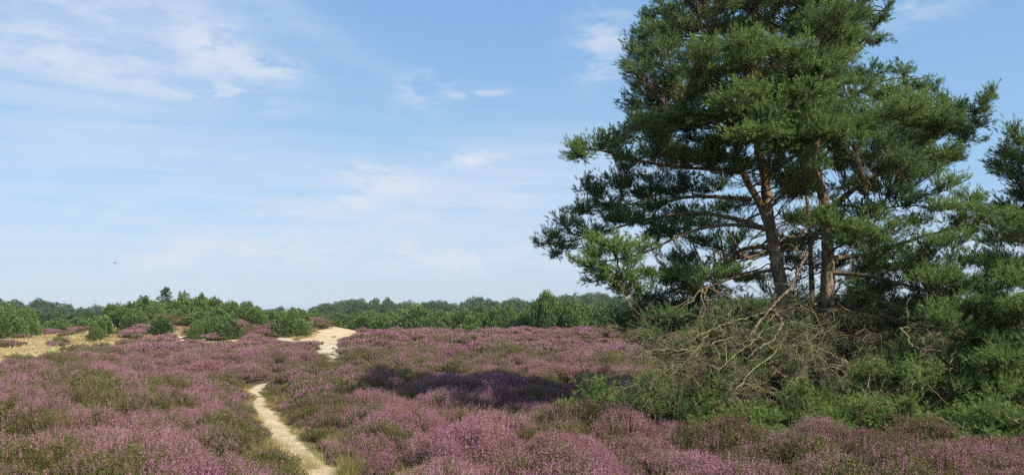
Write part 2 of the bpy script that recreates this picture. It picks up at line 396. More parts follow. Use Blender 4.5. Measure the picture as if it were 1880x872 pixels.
# the trodden path: a strip draped over the ground, with wavering edges and a shallow dip
def strip(name, line, half, lift, mat, cols=13, seed=0):
    t = np.gradient(line, axis=0); nrm = np.stack([-t[:, 1], t[:, 0]], -1); nrm /= np.linalg.norm(nrm, axis=1)[:, None]
    s = np.concatenate([[0], np.cumsum(np.linalg.norm(np.diff(line, axis=0), axis=1))])
    k = np.linspace(-1, 1, cols); el_ = half * (1 + .35 * (vnoise(s, s * 0, .8, seed) - .5)); er = half * (1 + .35 * (vnoise(s, s * 0, .7, seed + 5) - .5))
    off = np.where(k[None] < 0, k[None] * el_[:, None], k[None] * er[:, None])
    p = line[:, None] + off[..., None] * nrm[:, None]
    z = tz(p[..., 0], p[..., 1]) + lift
    V = np.concatenate([p, z[..., None]], -1).reshape(-1, 3); m = len(line); ii = np.arange(m * cols).reshape(m, cols)
    Fc = np.stack([ii[:-1, :-1], ii[:-1, 1:], ii[1:, 1:], ii[1:, :-1]], -1).reshape(-1, 4)
    return link(name, mesh_np(name, V, Fc, np.column_stack([np.tile(np.abs(k), m), np.zeros(m * cols), np.zeros(m * cols), np.ones(m * cols)]), smooth=True), mat)
seg = np.concatenate([np.linspace(a, b, 4, endpoint=False) for a, b in zip(PATH[:-1], PATH[1:])])
setp(strip('sand_path', seg, PW + .16, .018, M_sand), 'narrow pale sandy footpath winding through the heather', 'path', kind='structure')
for s in SANDS:
    th = np.linspace(0, 2 * np.pi, 72, endpoint=False); rr = np.linspace(0, 1, 14); V = [[0, 0]]
    k = s['seed'] * 1.3; e = 1 + .16 * np.sin(2 * th + k) + .12 * np.sin(3 * th + 2 * k) + .09 * np.sin(5 * th + 3 * k) + .06 * np.sin(9 * th + k)
    pts = []
    for r in rr[1:]:
        dy = r * e * np.sin(th) * s['hl']; dx = r * e * np.cos(th) * s['hw'] + s['skew'] * dy; pts.append(np.stack([dx, dy], -1))
    V = np.vstack([[0, 0]] + pts) + s['c']; z = tz(V[:, 0], V[:, 1]) + .05 - .045 * np.concatenate([[0], np.repeat(rr[1:], 72)]) ** 6
    V = np.column_stack([V, z]); fs = []
    for q in range(1, 13):
        a = 1 + (q - 1) * 72 + np.arange(72); b = 1 + q * 72 + np.arange(72); fs.append(np.stack([a, b, np.roll(b, -1), np.roll(a, -1)], -1))
    me = mesh_np('sand', V, np.concatenate(fs), np.tile([0, 0, 0, 1], (len(V), 1)), smooth=True)
    setp(link('sand', me, M_dune if s['mat'] == 'dune' else M_pale), kind='structure')

hv = np.array([(x_, y_, z_) for x_ in (-3700, 3700) for y_ in (-4700, 4700) for z_ in (-4, 13.5)], float)
hf = np.array([(0, 1, 3, 2), (4, 6, 7, 5), (0, 4, 5, 1), (2, 3, 7, 6), (0, 2, 6, 4), (1, 5, 7, 3)])
hm, ht = material('haze_air'); pv = ht.new('ShaderNodeVolumePrincipled'); pv.inputs['Color'].default_value = (.80, .88, 1, 1); pv.inputs['Density'].default_value = .00024; pv.inputs['Anisotropy'].default_value = 0.0
ho = ht.new('ShaderNodeOutputMaterial'); ht.l.new(pv.outputs[0], ho.inputs['Volume'])
setp(link('haze', mesh_np('haze', hv, hf), hm), kind='stuff')

# ------------------------------------------------------------------ ground cover (stuff)
HID = bpy.data.collections.new('plant_sources')          # mesh sources of the ground cover, not part of the scene itself
def source(collname, metas, mat):
    c = bpy.data.collections.new(collname)
    for i, me in enumerate(metas):
        o = bpy.data.objects.new('%s_%02d' % (collname, i), me)
        if not me.materials: me.materials.append(mat)
        c.objects.link(o)
    return c
def scatter(name, pos, rot, scl, idx_, coll, tone=None):
    me = bpy.data.meshes.new(name); n = len(pos); me.vertices.add(n); me.vertices.foreach_set('co', np.asarray(pos, np.float32).ravel())
    a = me.attributes.new('rot', 'FLOAT_VECTOR', 'POINT'); a.data.foreach_set('vector', np.asarray(rot, np.float32).ravel())
    a = me.attributes.new('scl', 'FLOAT_VECTOR', 'POINT'); a.data.foreach_set('vector', np.asarray(scl, np.float32).ravel())
    if tone is not None: a = me.attributes.new('tone', 'FLOAT', 'POINT'); a.data.foreach_set('value', np.asarray(tone, np.float32))
    a = me.attributes.new('pick', 'INT', 'POINT'); a.data.foreach_set('value', np.asarray(idx_, np.int32))
    me.update()
    o = bpy.data.objects.new(name, me); C.objects.link(o)
    ng = bpy.data.node_groups.new(name, 'GeometryNodeTree')
    ng.interface.new_socket('Geometry', in_out='INPUT', socket_type='NodeSocketGeometry')
    ng.interface.new_socket('Geometry', in_out='OUTPUT', socket_type='NodeSocketGeometry')
    N = ng.nodes; L = ng.links; gi = N.new('NodeGroupInput'); gout = N.new('NodeGroupOutput')
    iop = N.new('GeometryNodeInstanceOnPoints'); ci = N.new('GeometryNodeCollectionInfo')
    ci.inputs['Collection'].default_value = coll; ci.inputs['Separate Children'].default_value = True; ci.inputs['Reset Children'].default_value = True
    def na(nm, dt):
        q = N.new('GeometryNodeInputNamedAttribute'); q.data_type = dt; q.inputs['Name'].default_value = nm; return q.outputs[0]
    L.new(gi.outputs[0], iop.inputs['Points']); L.new(ci.outputs[0], iop.inputs['Instance'])
    iop.inputs['Pick Instance'].default_value = True
    L.new(na('pick', 'INT'), iop.inputs['Instance Index']); L.new(na('scl', 'FLOAT_VECTOR'), iop.inputs['Scale'])
    e2r = N.new('FunctionNodeEulerToRotation'); L.new(na('rot', 'FLOAT_VECTOR'), e2r.inputs[0]); L.new(e2r.outputs[0], iop.inputs['Rotation'])
    L.new(iop.outputs[0], gout.inputs[0])
    md = o.modifiers.new('scatter', 'NODES'); md.node_group = ng
    return o

def tris(c, d, side, ln, wd):
    """one thin triangle per row: base centre c, direction d, sideways vector side"""
    n = len(c); V = np.empty((n, 3, 3)); V[:, 0] = c - side * wd[:, None] / 2; V[:, 1] = c + side * wd[:, None] / 2; V[:, 2] = c + d * ln[:, None]
    return V.reshape(-1, 3)
def rand_dir(rng, n): return unit(rng.normal(size=(n, 3)))

def heather_patch(seed, R, H, n, bloom, fl_len, blob, nf, nl, spread=.5):
    rng = np.random.default_rng(seed)
    th = rng.random(n) * 2 * np.pi; r = R * np.sqrt(rng.random(n))
    lump = .82 + .36 * vnoise(np.cos(th) * r / R * 2, np.sin(th) * r / R * 2, .8, seed)
    top = H * np.sqrt(1 - (r / R) ** 2 * .72) * (rng.random(n) * .3 + .78) * lump
    tip = np.stack([np.cos(th) * r, np.sin(th) * r, top], -1)
    base_ = tip * [spread, spread, 0] + rng.normal(size=(n, 3)) * [.015, .015, 0]
    d = unit(tip - base_ + rng.normal(size=(n, 3)) * .05); side = unit(np.cross(d, rand_dir(rng, n)))
    L = np.linalg.norm(tip - base_, axis=1)
    Vs = [tris(base_, d, side, L, np.full(n, .004))]; A = [np.column_stack([np.zeros(n * 3), np.repeat(rng.random(n) * .3, 3), np.zeros(n * 3), np.ones(n * 3)])]
    isb = rng.random(n) < bloom
    pr = rng.random(n)
    for kind, cnt, lo, hi in (('f', nf, 0, fl_len), ('l', nl, fl_len * .5, fl_len + .16)):
        N_ = n * cnt; ti = np.repeat(np.arange(n), cnt)
        u = rng.random(N_); dist = lo + u * (hi - lo); p = tip[ti] - d[ti] * dist[:, None]
        rad = rand_dir(rng, N_); rad = unit(rad - (rad * d[ti]).sum(1)[:, None] * d[ti])
        wdt = blob * (1.0 - .5 * (1 - np.minimum(dist / fl_len, 1))) if kind == 'f' else blob * .75 * np.ones(N_)
        p = p + rad * (wdt * .3)[:, None]
        dd = unit(rad + d[ti] * (.9 if kind == 'f' else 1.3) + rng.normal(size=(N_, 3)) * .3); sd = unit(np.cross(dd, rand_dir(rng, N_)))
        Vs.append(tris(p, dd, sd, wdt * (1.2 if kind == 'f' else 1.9), wdt))
        f = (isb[ti] * 1.0) if kind == 'f' else np.zeros(N_)
        A.append(np.column_stack([np.repeat(f, 3), np.repeat(np.clip(pr[ti] * .6 + rng.random(N_) * .4, 0, 1), 3), np.zeros(N_ * 3), np.ones(N_ * 3)]))
    V = np.concatenate(Vs); return mesh_np('heather_patch', V, np.arange(len(V)).reshape(-1, 3), np.concatenate(A))
near_src = source('heather_near', [heather_patch(s, .30, .46, 230, b, fl, .0155, 12, 6) for s, b, fl in
                  [(1, .92, .17), (2, .84, .15), (3, .76, .15), (4, .62, .13), (5, .32, .10), (6, .12, .07)]], M_heather)
mid_src = source('heather_mid', [heather_patch(s, .46, .46, 260, b, fl, .027, 6, 4, .6) for s, b, fl in
                 [(11, .90, .15), (12, .82, .13), (13, .74, .13), (14, .60, .12), (15, .40, .10), (16, .12, .09)]], M_heather)
far_src = source('heather_far', [heather_patch(s, .85, .48, 230, b, fl, .07, 4, 3, .8) for s, b, fl in
                 [(21, .85, .2), (22, .92, .2), (23, .78, .2), (24, .66, .2), (25, .40, .2), (26, .2, .2)]], M_heather)
rng = np.random.default_rng(5)
def jgrid(x0, x1, y0, y1, step, jit=.8):
    a = np.arange(x0, x1, step); b = np.arange(y0, y1, step); x, y = np.meshgrid(a, b)
    x = x.ravel() + (rng.random(x.size) - .5) * step * jit; y = y.ravel() + (rng.random(y.size) - .5) * step * jit; return x, y
SCRUB = [   # px, depth, half width, height, tone, label
 (1085, 16.8, .75, 1.05, .6, 'bright green pine sprays at the left tip of the scrub, against the shaded heather'),
 (1155, 16.2, 1.1, 1.15, .75, 'green pine shrub below the left end of the dead branch tangle'),
 (1245, 15.6, 1.1, 1.05, .3, 'shaded dark pine shrub beneath the middle of the dead branch tangle'),  # low tone paints the shade into its needles
 (1345, 14.6, 1.15, .85, .55, 'low blue green pine shrub in front of the dead tangle, by the tallest pink heather'),
 (1450, 14.8, 1.2, 1.0, .55, 'green pine shrub directly below the curved bare limb'),
 (1545, 15.0, 1.1, 1.0, .5, 'pine shrub below the dark hollow between tangle and big mound'),
 (1640, 15.2, 1.2, 1.65, .6, 'pine shrub mound just below the angular broken branch'),
 (1745, 15.7, 1.45, 2.15, .65, 'highest rounded mound of pine scrub, right of the angular broken branch'),
 (1850, 15.4, 1.4, 1.85, .5, 'pine scrub at the right picture edge, lower than the highest mound'),
 (1400, 14.0, .7, .45, .6, 'flat pine mat behind the yellow green seedling'),
 (1790, 14.1, .9, .75, .5, 'low dark pine sprays at the foot of the scrub near the right edge'),
 (1920, 13.9, 1.2, .95, .5, 'pine spray cut by the right picture edge, nearest the heather'),
 (1250, 18.2, 1.3, 1.25, .3, 'olive pine shrub at the top left behind the dead tangle'),
 (1800, 18.0, 1.6, 2.10, .5, 'tall pine scrub behind the highest mound, under the right hand boughs'),
 (1900, 17.2, 1.6, 2.30, .5, 'tallest pine scrub at the far right edge under the overhanging boughs')]
SHRUB_ZONES = [(P(a[0], 700, a[1])[0], a[1], a[2] * .85) for a in SCRUB] + [(6.2, 18.6, 2.2), (8.2, 18.8, 2.0)]
def worley(x, y, cell):
    gx_ = np.floor(x / cell).astype(int); gy_ = np.floor(y / cell).astype(int); best = np.full(len(x), 1e9); cid = np.zeros(len(x), int)
    for i in (-1, 0, 1):
        for j in (-1, 0, 1):
            a = gx_ + i; b = gy_ + j; px = (a + .1 + .8 * _rt[a % 256, b % 256]) * cell; py = (b + .1 + .8 * _rt[(b + 91) % 256, (a + 17) % 256]) * cell
            d = np.hypot(x - px, y - py); k = d < best; best = np.where(k, d, best); cid = np.where(k, (a * 73856093 ^ b * 19349663) & 0xffff, cid)
    return best, cid
def heather_layer(y0, y1, step, src, sbase, name, label, cell=1.1, hs=1.0):
    hw = .70 * y1 + 3
    x, y = jgrid(-hw, hw, y0, y1, step)
    k = np.abs(x) < .70 * np.maximum(y, 3) + 3; x, y = x[k], y[k]
    dp = d_path(x, y)
    keep = dp > (PW + .13 * sbase + .14 * fbm(x, y, .9, 4)) * (1 - .95 * sm(y, 31.5, 33))
    for (sx_, sy_, sr_) in SHRUB_ZONES: keep &= np.hypot(x - sx_, y - sy_) > sr_ * (.8 + .35 * vnoise(x, y, .8, 8))
    keep &= ~on_sand(x, y, 1.0) & (~in_field(x, y) | (fbm(x, y, 3.0, 44, 3) > .66)) & (~grassy(x, y) | (y < 45) | (rng.random(len(x)) < .12))
    keep &= ~((fbm(x, y, 2.2, 71, 3) > .70) & (rng.random(len(x)) < .7))
    x, y, dp = x[keep], y[keep], dp[keep]; n = len(x)
    drift = fbm(x, y, 6.0, 15, 3); v = fbm(x, y, 1.3, 55, 3)
    dc, cid = worley(x, y, cell)                     # single heather bushes: domes with their own height and bloom
    if y1 < 60:
        k = (dc / cell < .50) | (rng.random(n) < .50); x, y, dp, drift, v, dc, cid = [q_[k] for q_ in (x, y, dp, drift, v, dc, cid)]; n = len(x)
    bt_ = np.clip(_rt[(cid * 5) % 256, (cid // 11) % 256] * .75 + rng.random(n) * .25, 0, 1)
    dome = np.clip(1 - (dc / (cell * .74)) ** 2, .02, 1) ** .7
    hc = _rt[cid % 256, (cid // 256) % 256]; bc = _rt[(cid // 7) % 256, (cid * 3) % 256]
    h = (.28 + 1.05 * dome * (.40 + 1.0 * hc)) * (.85 + .3 * drift)
    h = h * (.40 + .60 * sm(dp, PW, PW + 1.2)) * hs
    if y1 > 60:
        rs = np.min([patch_r(s_, x, y + 3.0) for s_ in SANDS[:4]], axis=0); h = h * (.55 + .45 * sm(rs, 1.1, 1.8))
    q = v * .38 + drift * .34 + bc * .26 + rng.random(n) * .16 + .12 * (dome < .40)
    q = q + .10 * np.exp(-((x + 4.5) / 1.6) ** 2 - ((y - 17) / 6) ** 2) * 1.0 + .06 * (dp < 1.0)
    pick = np.digitize(q, np.quantile(q, [.14, .27, .42, .58, .76])).clip(0, 5)
    s = (.85 + .35 * rng.random(n)) * sbase; z = tz(x, y) - .02 + .24 * (dome - .5) * cell / 1.1 * sm(dp, .4, 1.5)
    rot = np.column_stack([rng.normal(size=n) * .12, rng.normal(size=n) * .12, rng.random(n) * 6.28])
    return setp(scatter(name, np.column_stack([x, y, z]), rot, np.column_stack([s, s, h]), pick, src, bt_), label, 'heather', kind='stuff'), n
cnt = []
cnt.append(heather_layer(1.5, 22, .30, near_src, 1.0, 'heather', 'pink flowering heather covering the near ground beside the path', 1.45)[1])
cnt.append(heather_layer(22, 48, .50, mid_src, 1.0, 'heather', 'mauve heather in the middle of the heath around the far end of the path', 1.9)[1])
cnt.append(heather_layer(48, 108, .98, far_src, 1.0, 'heather', 'purple heather on the far hillock and ridge below the junipers', 3.4)[1])

def grass_tuft(seed, n, H, R, wd, lean=.5):
    rng = np.random.default_rng(seed); b = np.column_stack([rng.normal(size=(n, 2)) * R, np.zeros(n)])
    out = np.column_stack([b[:, :2] / R * .35 * lean + rng.normal(size=(n, 2)) * .25 * lean, np.ones(n)]); d = unit(out); h = H * (.5 + .6 * rng.random(n))
    side = unit(np.cross(d, rand_dir(rng, n))); m = b + d * h[:, None] * .55; bend = np.column_stack([d[:, :2] * .8 + rng.normal(size=(n, 2)) * .25, np.zeros(n)])
    tip = m + unit(d + bend) * h[:, None] * .5
    V = np.stack([b - side * wd / 2, b + side * wd / 2, m + side * wd * .4, m - side * wd * .4, tip], 1).reshape(-1, 3)
    o = np.arange(n)[:, None] * 5; F3 = np.concatenate([o + [0, 1, 2], o + [0, 2, 3], o + [3, 2, 4]])
    return mesh_np('grass_tuft', V, F3, np.repeat(np.column_stack([np.zeros(n), rng.random(n), np.zeros(n), np.ones(n)]), 5, axis=0))
dry_src = source('dry_grass_tufts', [grass_tuft(s, 160, .30, .28, .03) for s in (1, 2, 3)], M_drygrass)
x, y = jgrid(-60, 30, 36, 105, .55)
k = (in_field(x, y) | (grassy(x, y) & (y > 45))) & ~on_sand(x, y, .95); x, y = x[k], y[k]; n = len(x)
sz = .55 + .6 * rng.random(n)
setp(scatter('dry_grass', np.column_stack([x, y, tz(x, y)]), np.column_stack([rng.normal(size=n) * .1, rng.normal(size=n) * .1, rng.random(n) * 6.28]),
     np.column_stack([sz * 1.3, sz * 1.3, sz * .8]), rng.integers(0, 3, n), dry_src), 'straw coloured dry grass of the open field and hillock', 'dry grass', kind='stuff')
tuft_src = source('path_grass_tufts', [grass_tuft(s, 60, .26, .07, .005, .9) for s in (4, 5, 6)] + [grass_tuft(7, 150, .50, .10, .0055, .8)], M_grass)
ps = []
for i in range(len(PATH) - 1):
    a, b = PATH[i], PATH[i + 1]; ln = np.linalg.norm(b - a)
    if b[1] < 5 or a[1] > 30: continue
    nrm = np.array([-(b - a)[1], (b - a)[0]]) / ln
    for q in range(int(ln * 26)):
        sd = rng.choice([-1, 1]); ps.append(np.append(a + (b - a) * rng.random() + nrm * sd * (PW * .86 + .02 + abs(rng.normal()) * .14), rng.random() * .5 + .35))
ps = np.array(ps); ps = ps[vnoise(ps[:, 0], ps[:, 1], .9, 3) > .38]; pk = rng.integers(0, 3, len(ps))
big = []
for (cx, cy, rx, ry, m) in [(-1.5, 10.1, .4, .9, 8), (-2.2, 12.2, .2, .9, 6), (-2.9, 13.8, .2, .8, 6), (-3.9, 12.0, .2, 1.5, 6), (-6.3, 23.0, .5, .3, 14), (-.9, 9.6, .5, .6, 22), (3.9, 24.0, .5, .5, 8), (1.0, 13, 3, 2, 14), (-1, 15, 3, 3, 14), (3, 10.5, 3, 1.5, 10)]:
    for _ in range(m): big.append((cx + rng.normal() * rx * .6, cy + rng.normal() * ry * .6, .5 + .4 * rng.random()))
big = np.array(big); ps = np.vstack([ps, big]); pk = np.concatenate([pk, np.full(len(big), 3)]); n = len(ps)
setp(scatter('grass', np.column_stack([ps[:, :2], tz(ps[:, 0], ps[:, 1])]), np.column_stack([rng.normal(size=n) * .15, rng.normal(size=n) * .15, rng.random(n) * 6.28]),
     np.repeat(ps[:, 2:3], 3, axis=1), pk, tuft_src), 'green and straw coloured grass tufts along the path edges', 'grass', kind='stuff')

# ------------------------------------------------------------------ pines
def needles(shoot_p, shoot_d, L, K, nl, nw, rng, tint, age):
    """K needles round each shoot"""
    n = len(shoot_p); i = np.repeat(np.arange(n), K); m = n * K
    u = .12 + .88 * rng.random(m); a = shoot_d[i]
    rad = rand_dir(rng, m); rad = unit(rad - (rad * a).sum(1)[:, None] * a)
    c = shoot_p[i] + a * (u * np.asarray(L)[i])[:, None]
    d = unit(a * (.55 + .8 * u)[:, None] + rad * .75); side = unit(np.cross(d, rad + rand_dir(rng, m) * .8))
    V = tris(c, d, side, nl * (.75 + .4 * rng.random(m)), np.full(m, nw))
    A = np.repeat(np.column_stack([tint[i], rng.random(m), age[i], np.ones(m)]), 3, axis=0)
    return V, A
class Pine:
    def __init__(s, name, base, label, cat, seed, group=None):
        s.rng = np.random.default_rng(seed); s.o = empty(name, base, label, cat, group); s.base = np.array(base, float)
        s.nodes = []; s.tw = Tubes(); s.NV = []; s.NA = []
    def _link(s, name, me, mat): 
        return link(name, me, mat, s.o)
    def limb(s, pts, r0, r1, name='branch', sides=8, n=7, mat=None, tint=.3, gnarl=.25, wob=.0):
        line = smoothline(pts, n)
        if wob: line[1:-1] += s.rng.normal(size=(len(line) - 2, 3)) * wob
        m = len(line); t = np.linspace(0, 1, m); rad = r0 + (r1 - r0) * t ** .85
        if name == 'trunk': rad = rad * (1 + .35 * np.exp(-t * 22))
        tb = Tubes(); tb.add(line - s.base, rad, sides, tint, gnarl, s.rng)
        s._link(name, tb.mesh(name), mat or (M_bark if name == 'trunk' else M_branch))
        for p, r in zip(line, rad): s.nodes.append((*p, r, 1.0 if name == 'trunk' else 0.0))
        return line
    def pads(s, plist, sh_per=8, K=14, sl=(.07, .08), upb=.38, dens=58, nl=.070, nw=.0108, connect=True):
        """plist: (px, py, rx px, ry px, depth, tone, age): clumps of foliage carried on their own side branches"""
        rng = s.rng; nodes = np.array(s.nodes)
        for (px, py, rx, ry, dp, tone, age) in plist:
            c = P(px, py, dp); ax = rx / F * dp; az_ = ry / F * dp; ay = ax * .95
            base_pt = None
            if connect:
                dv = c - nodes[:, :3]; dist = np.linalg.norm(dv, axis=1); hor = np.hypot(dv[:, 0], dv[:, 1])
                cost = dist + np.maximum(0, -dv[:, 2] + .15 * hor) * 1.3 + np.maximum(0, dv[:, 2] - 1.2 * hor) * .5 + rng.random(len(nodes)) * .25
                b = nodes[np.argmin(cost)]; base_pt = b[:3]
                L = np.linalg.norm(c - base_pt)
                midp = (base_pt + c) / 2 + np.array([rng.normal() * .08 * L, rng.normal() * .08 * L, -.06 * L])
                line = bez(base_pt, midp, c, 9); line[1:-1] += rng.normal(size=(7, 3)) * .018 * L
                r0 = min(.009 + .010 * L, b[3] * .8 + .004); s.tw.add(line - s.base, np.linspace(r0, .007, 9), 5, .35)
            else:
                base_pt = c - np.array([0, 0, az_ * 1.4]); line = bez(base_pt, base_pt * .5 + c * .5, c, 9)
            vol = ax * ay * az_ * 4.19
            nb = max(6, int(dens * vol ** .72 * 1.6))
            q = rand_dir(rng, nb) * (rng.random(nb) ** .42)[:, None]
            q[:, 2] = np.where(q[:, 2] < -.3, q[:, 2] * .6, q[:, 2])
            p = c + q * [ax, ay, az_]; outd = unit(q * [1, 1, .6] + np.array([0, 0, .38]) + (p - base_pt) / (np.linalg.norm(p - base_pt, axis=1)[:, None] + .01) * .5)
            bl = .16 + .16 * rng.random(nb)             # branchlet length
            for j in range(nb):                          # thin wood joining the shoots to the side branch
                f = line[rng.integers(3, 9)]; st = p[j] - outd[j] * bl[j]
                mid2 = (f + st) / 2 + rng.normal(size=3) * .04 - [0, 0, .03]
                s.tw.add(np.array([f, mid2, st, p[j]]) - s.base, [.006, .0055, .0045, .003], 3, .25)
            i = np.repeat(np.arange(nb), sh_per); m = len(i); u = rng.random(m)
            sp = p[i] - outd[i] * (bl[i] * u)[:, None] + rng.normal(size=(m, 3)) * .03
            sd = unit(outd[i] + rand_dir(rng, m) * .62 + [0, 0, upb]); Ls = sl[0] + sl[1] * rng.random(m)
            sp = sp + rand_dir(rng, m) * .03 + sd * .05 * rng.random(m)[:, None]
            tint = np.clip(tone + .35 * (rng.random(nb)[i] - .5) + .25 * (rng.random(m) - .5), 0, 1)
            ag = (rng.random(m) < age) * .8 + (rng.random(m) < .03) * .4
            V, A = needles(sp, sd, Ls, K, nl, nw, rng, tint, np.clip(ag, 0, 1)); s.NV.append(V - s.base); s.NA.append(A)
    def finish(s, mat=None):
        V = np.concatenate(s.NV); s._link('crown', mesh_np('crown', V, np.arange(len(V)).reshape(-1, 3), np.concatenate(s.NA)), mat or M_needle)
        if s.tw.n: s._link('twigs', s.tw.mesh('twigs'), M_branch)
        return len(V) // 3

rp = np.random.default_rng(77)
def fill(rows, step, dlo, dhi, rx=(34, 54), ry=(17, 27), tone=.5, age=0.0, prob=1.0):
    """clump list from rows of (y, x0, x1) with random depth between dlo(x, y) and dhi(x, y)"""
    out = []
    for (yy, x0, x1) in rows:
        nn = max(1, int(round((x1 - x0) / (step * .84))))
        for i in range(nn):
            if rp.random() > prob: continue
            px = x0 + (x1 - x0) * (i + .5 + (rp.random() - .5) * .7) / nn; py = yy + rp.normal() * 10
            lo = dlo(px, py) if callable(dlo) else dlo; hi = dhi(px, py) if callable(dhi) else dhi
            out.append((px, py, rp.uniform(*rx), rp.uniform(*ry), rp.uniform(lo, hi), np.clip(tone + rp.normal() * .24, 0, 1), age))
    return out
TOT = 0
# left pine: leaning trunk that forks
DA = 18.0
gA = G(1452, 714); bA = np.array([P(1452, 700, DA)[0], DA, tz(P(1452, 700, DA)[0], DA) - .1])
A = Pine('pine_tree', bA, 'tall leaning Scots pine with forked orange brown trunk and long limbs over the heather', 'tree', 101)
tA = A.limb([bA, P(1448, 610, 18), P(1440, 545, 18), P(1427, 490, 18), P(1419, 440, 18), P(1408, 375, 18), P(1405, 330, 18), P(1391, 265, 18), P(1384, 200, 18.1), P(1376, 110, 18.2), P(1388, 10, 18.3), P(1398, -90, 18.3)], .190, .045, 'trunk', 12, 9)
A.limb([P(1424, 470, 18.0), P(1412, 420, 17.93), P(1394, 372, 17.9), P(1372, 335, 17.9), P(1358, 296, 18), P(1340, 230, 18.2), P(1318, 150, 18.6), P(1290, 60, 18.9), P(1275, -30, 19)], .105, .03, 'trunk', 10, 8)
LA = [
 ([P(1364, 319, 17.9), P(1329, 312, 17.6), P(1243, 307, 17.2), P(1162, 293, 16.9), P(1101, 276, 16.7), P(1050, 272, 16.6)], .05, .014),
 ([P(1381, 366, 17.9), P(1320, 362, 18.1), P(1263, 362, 18.4), P(1202, 374, 18.7), P(1127, 376, 19), P(1060, 385, 19.2)], .055, .014),
 ([P(1399, 418, 18), P(1354, 403, 18), P(1283, 391, 18), P(1212, 398, 18), P(1140, 416, 18), P(1060, 440, 18), P(1005, 448, 18)], .06, .013),
 ([P(1413, 423, 17.9), P(1360, 413, 17.4), P(1300, 417, 17), P(1250, 432, 16.6), P(1180, 465, 16.2), P(1110, 480, 15.9)], .052, .014),
 ([P(1420, 455, 18), P(1390, 454, 18.3), P(1355, 462, 18.7), P(1325, 492, 19.2), P(1270, 520, 19.6), P(1200, 545, 19.8)], .06, .016),
 ([P(1430, 495, 18), P(1390, 500, 17.6), P(1340, 512, 17.1), P(1290, 530, 16.8)], .045, .015),
 ([P(1390, 262, 18), P(1340, 240, 17.2), P(1280, 215, 16.6), P(1230, 200, 16.4)], .045, .012),
 ([P(1388, 235, 18), P(1420, 200, 17), P(1460, 170, 16.2), P(1500, 160, 15.8)], .045, .012),
 ([P(1384, 190, 18), P(1330, 160, 18.6), P(1260, 130, 19.4), P(1195, 120, 20)], .045, .012),
 ([P(1378, 130, 18.2), P(1340, 90, 17.2), P(1300, 70, 16.6)], .035, .012),
 ([P(1380, 90, 18.2), P(1430, 50, 17.6), P(1480, 20, 17.2)], .035, .012),
 ([P(1386, 30, 18.3), P(1330, 0, 18.8), P(1250, -15, 19.4)], .03, .012),
 ([P(1402, 340, 18), P(1440, 300, 18.8), P(1480, 270, 19.6)], .035, .012),
 ([P(1391, 280, 18), P(1400, 250, 16.8), P(1420, 235, 15.8)], .04, .012),
]
for pts, a, b in LA: A.limb(pts, a, b, n=6, sides=7)
# crown of the left pine: clump tones paint sunlit and shaded foliage into needle colour
near = lambda k: (lambda px, py: 18 - k * math.sqrt(max(.06, 1 - ((px - 1400) / 290) ** 2)))
far = lambda k: (lambda px, py: 18 + k * math.sqrt(max(.06, 1 - ((px - 1400) / 290) ** 2)))
up_rows = [(-130, 1330, 1470), (-80, 1260, 1510), (-30, 1215, 1540), (10, 1200, 1560), (50, 1180, 1580), (90, 1168, 1560), (130, 1160, 1540), (170, 1158, 1530), (210, 1155, 1500)]
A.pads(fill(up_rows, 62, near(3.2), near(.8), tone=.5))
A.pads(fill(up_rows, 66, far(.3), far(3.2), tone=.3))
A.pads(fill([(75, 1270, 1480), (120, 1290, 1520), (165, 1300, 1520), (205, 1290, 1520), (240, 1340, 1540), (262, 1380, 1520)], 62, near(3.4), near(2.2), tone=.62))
A.pads(fill([(225, 1175, 1300), (262, 1190, 1330)], 58, 16.5, 18.8, tone=.35, ry=(16, 24)))
A.pads([(1188, 30, 22, 22, 17.6, .4, 0), (1205, -5, 18, 20, 17.4, .4, 0), (1172, 65, 20, 16, 17.8, .4, 0), (1165, 150, 26, 18, 17.8, .4, 0), (1160, 190, 26, 18, 17.6, .45, 0), (1168, 215, 28, 16, 17.4, .4, 0), (1180, 105, 26, 18, 17.9, .3, 0)], sh_per=9)
A.pads(fill([(250, 1360, 1520), (285, 1400, 1500), (235, 1440, 1560), (225, 1300, 1400)], 54, 15.2, 16.2, tone=.6, ry=(20, 30)))
A.pads(fill([(245, 1170, 1340), (275, 1190, 1380)], 56, 17.6, 20, tone=.25, ry=(14, 22)))
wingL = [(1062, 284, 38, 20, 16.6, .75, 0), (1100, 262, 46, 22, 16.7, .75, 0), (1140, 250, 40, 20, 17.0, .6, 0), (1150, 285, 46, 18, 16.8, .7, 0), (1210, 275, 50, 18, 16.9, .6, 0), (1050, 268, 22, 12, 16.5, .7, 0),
         (1262, 290, 50, 16, 17.1, .6, 0), (1320, 285, 44, 20, 17.0, .65, 0), (1360, 258, 44, 26, 16.4, .6, 0), (1420, 300, 40, 22, 16.4, .6, 0), (1440, 262, 44, 26, 16.2, .65, 0), (1215, 245, 40, 16, 17.5, .4, 0)]
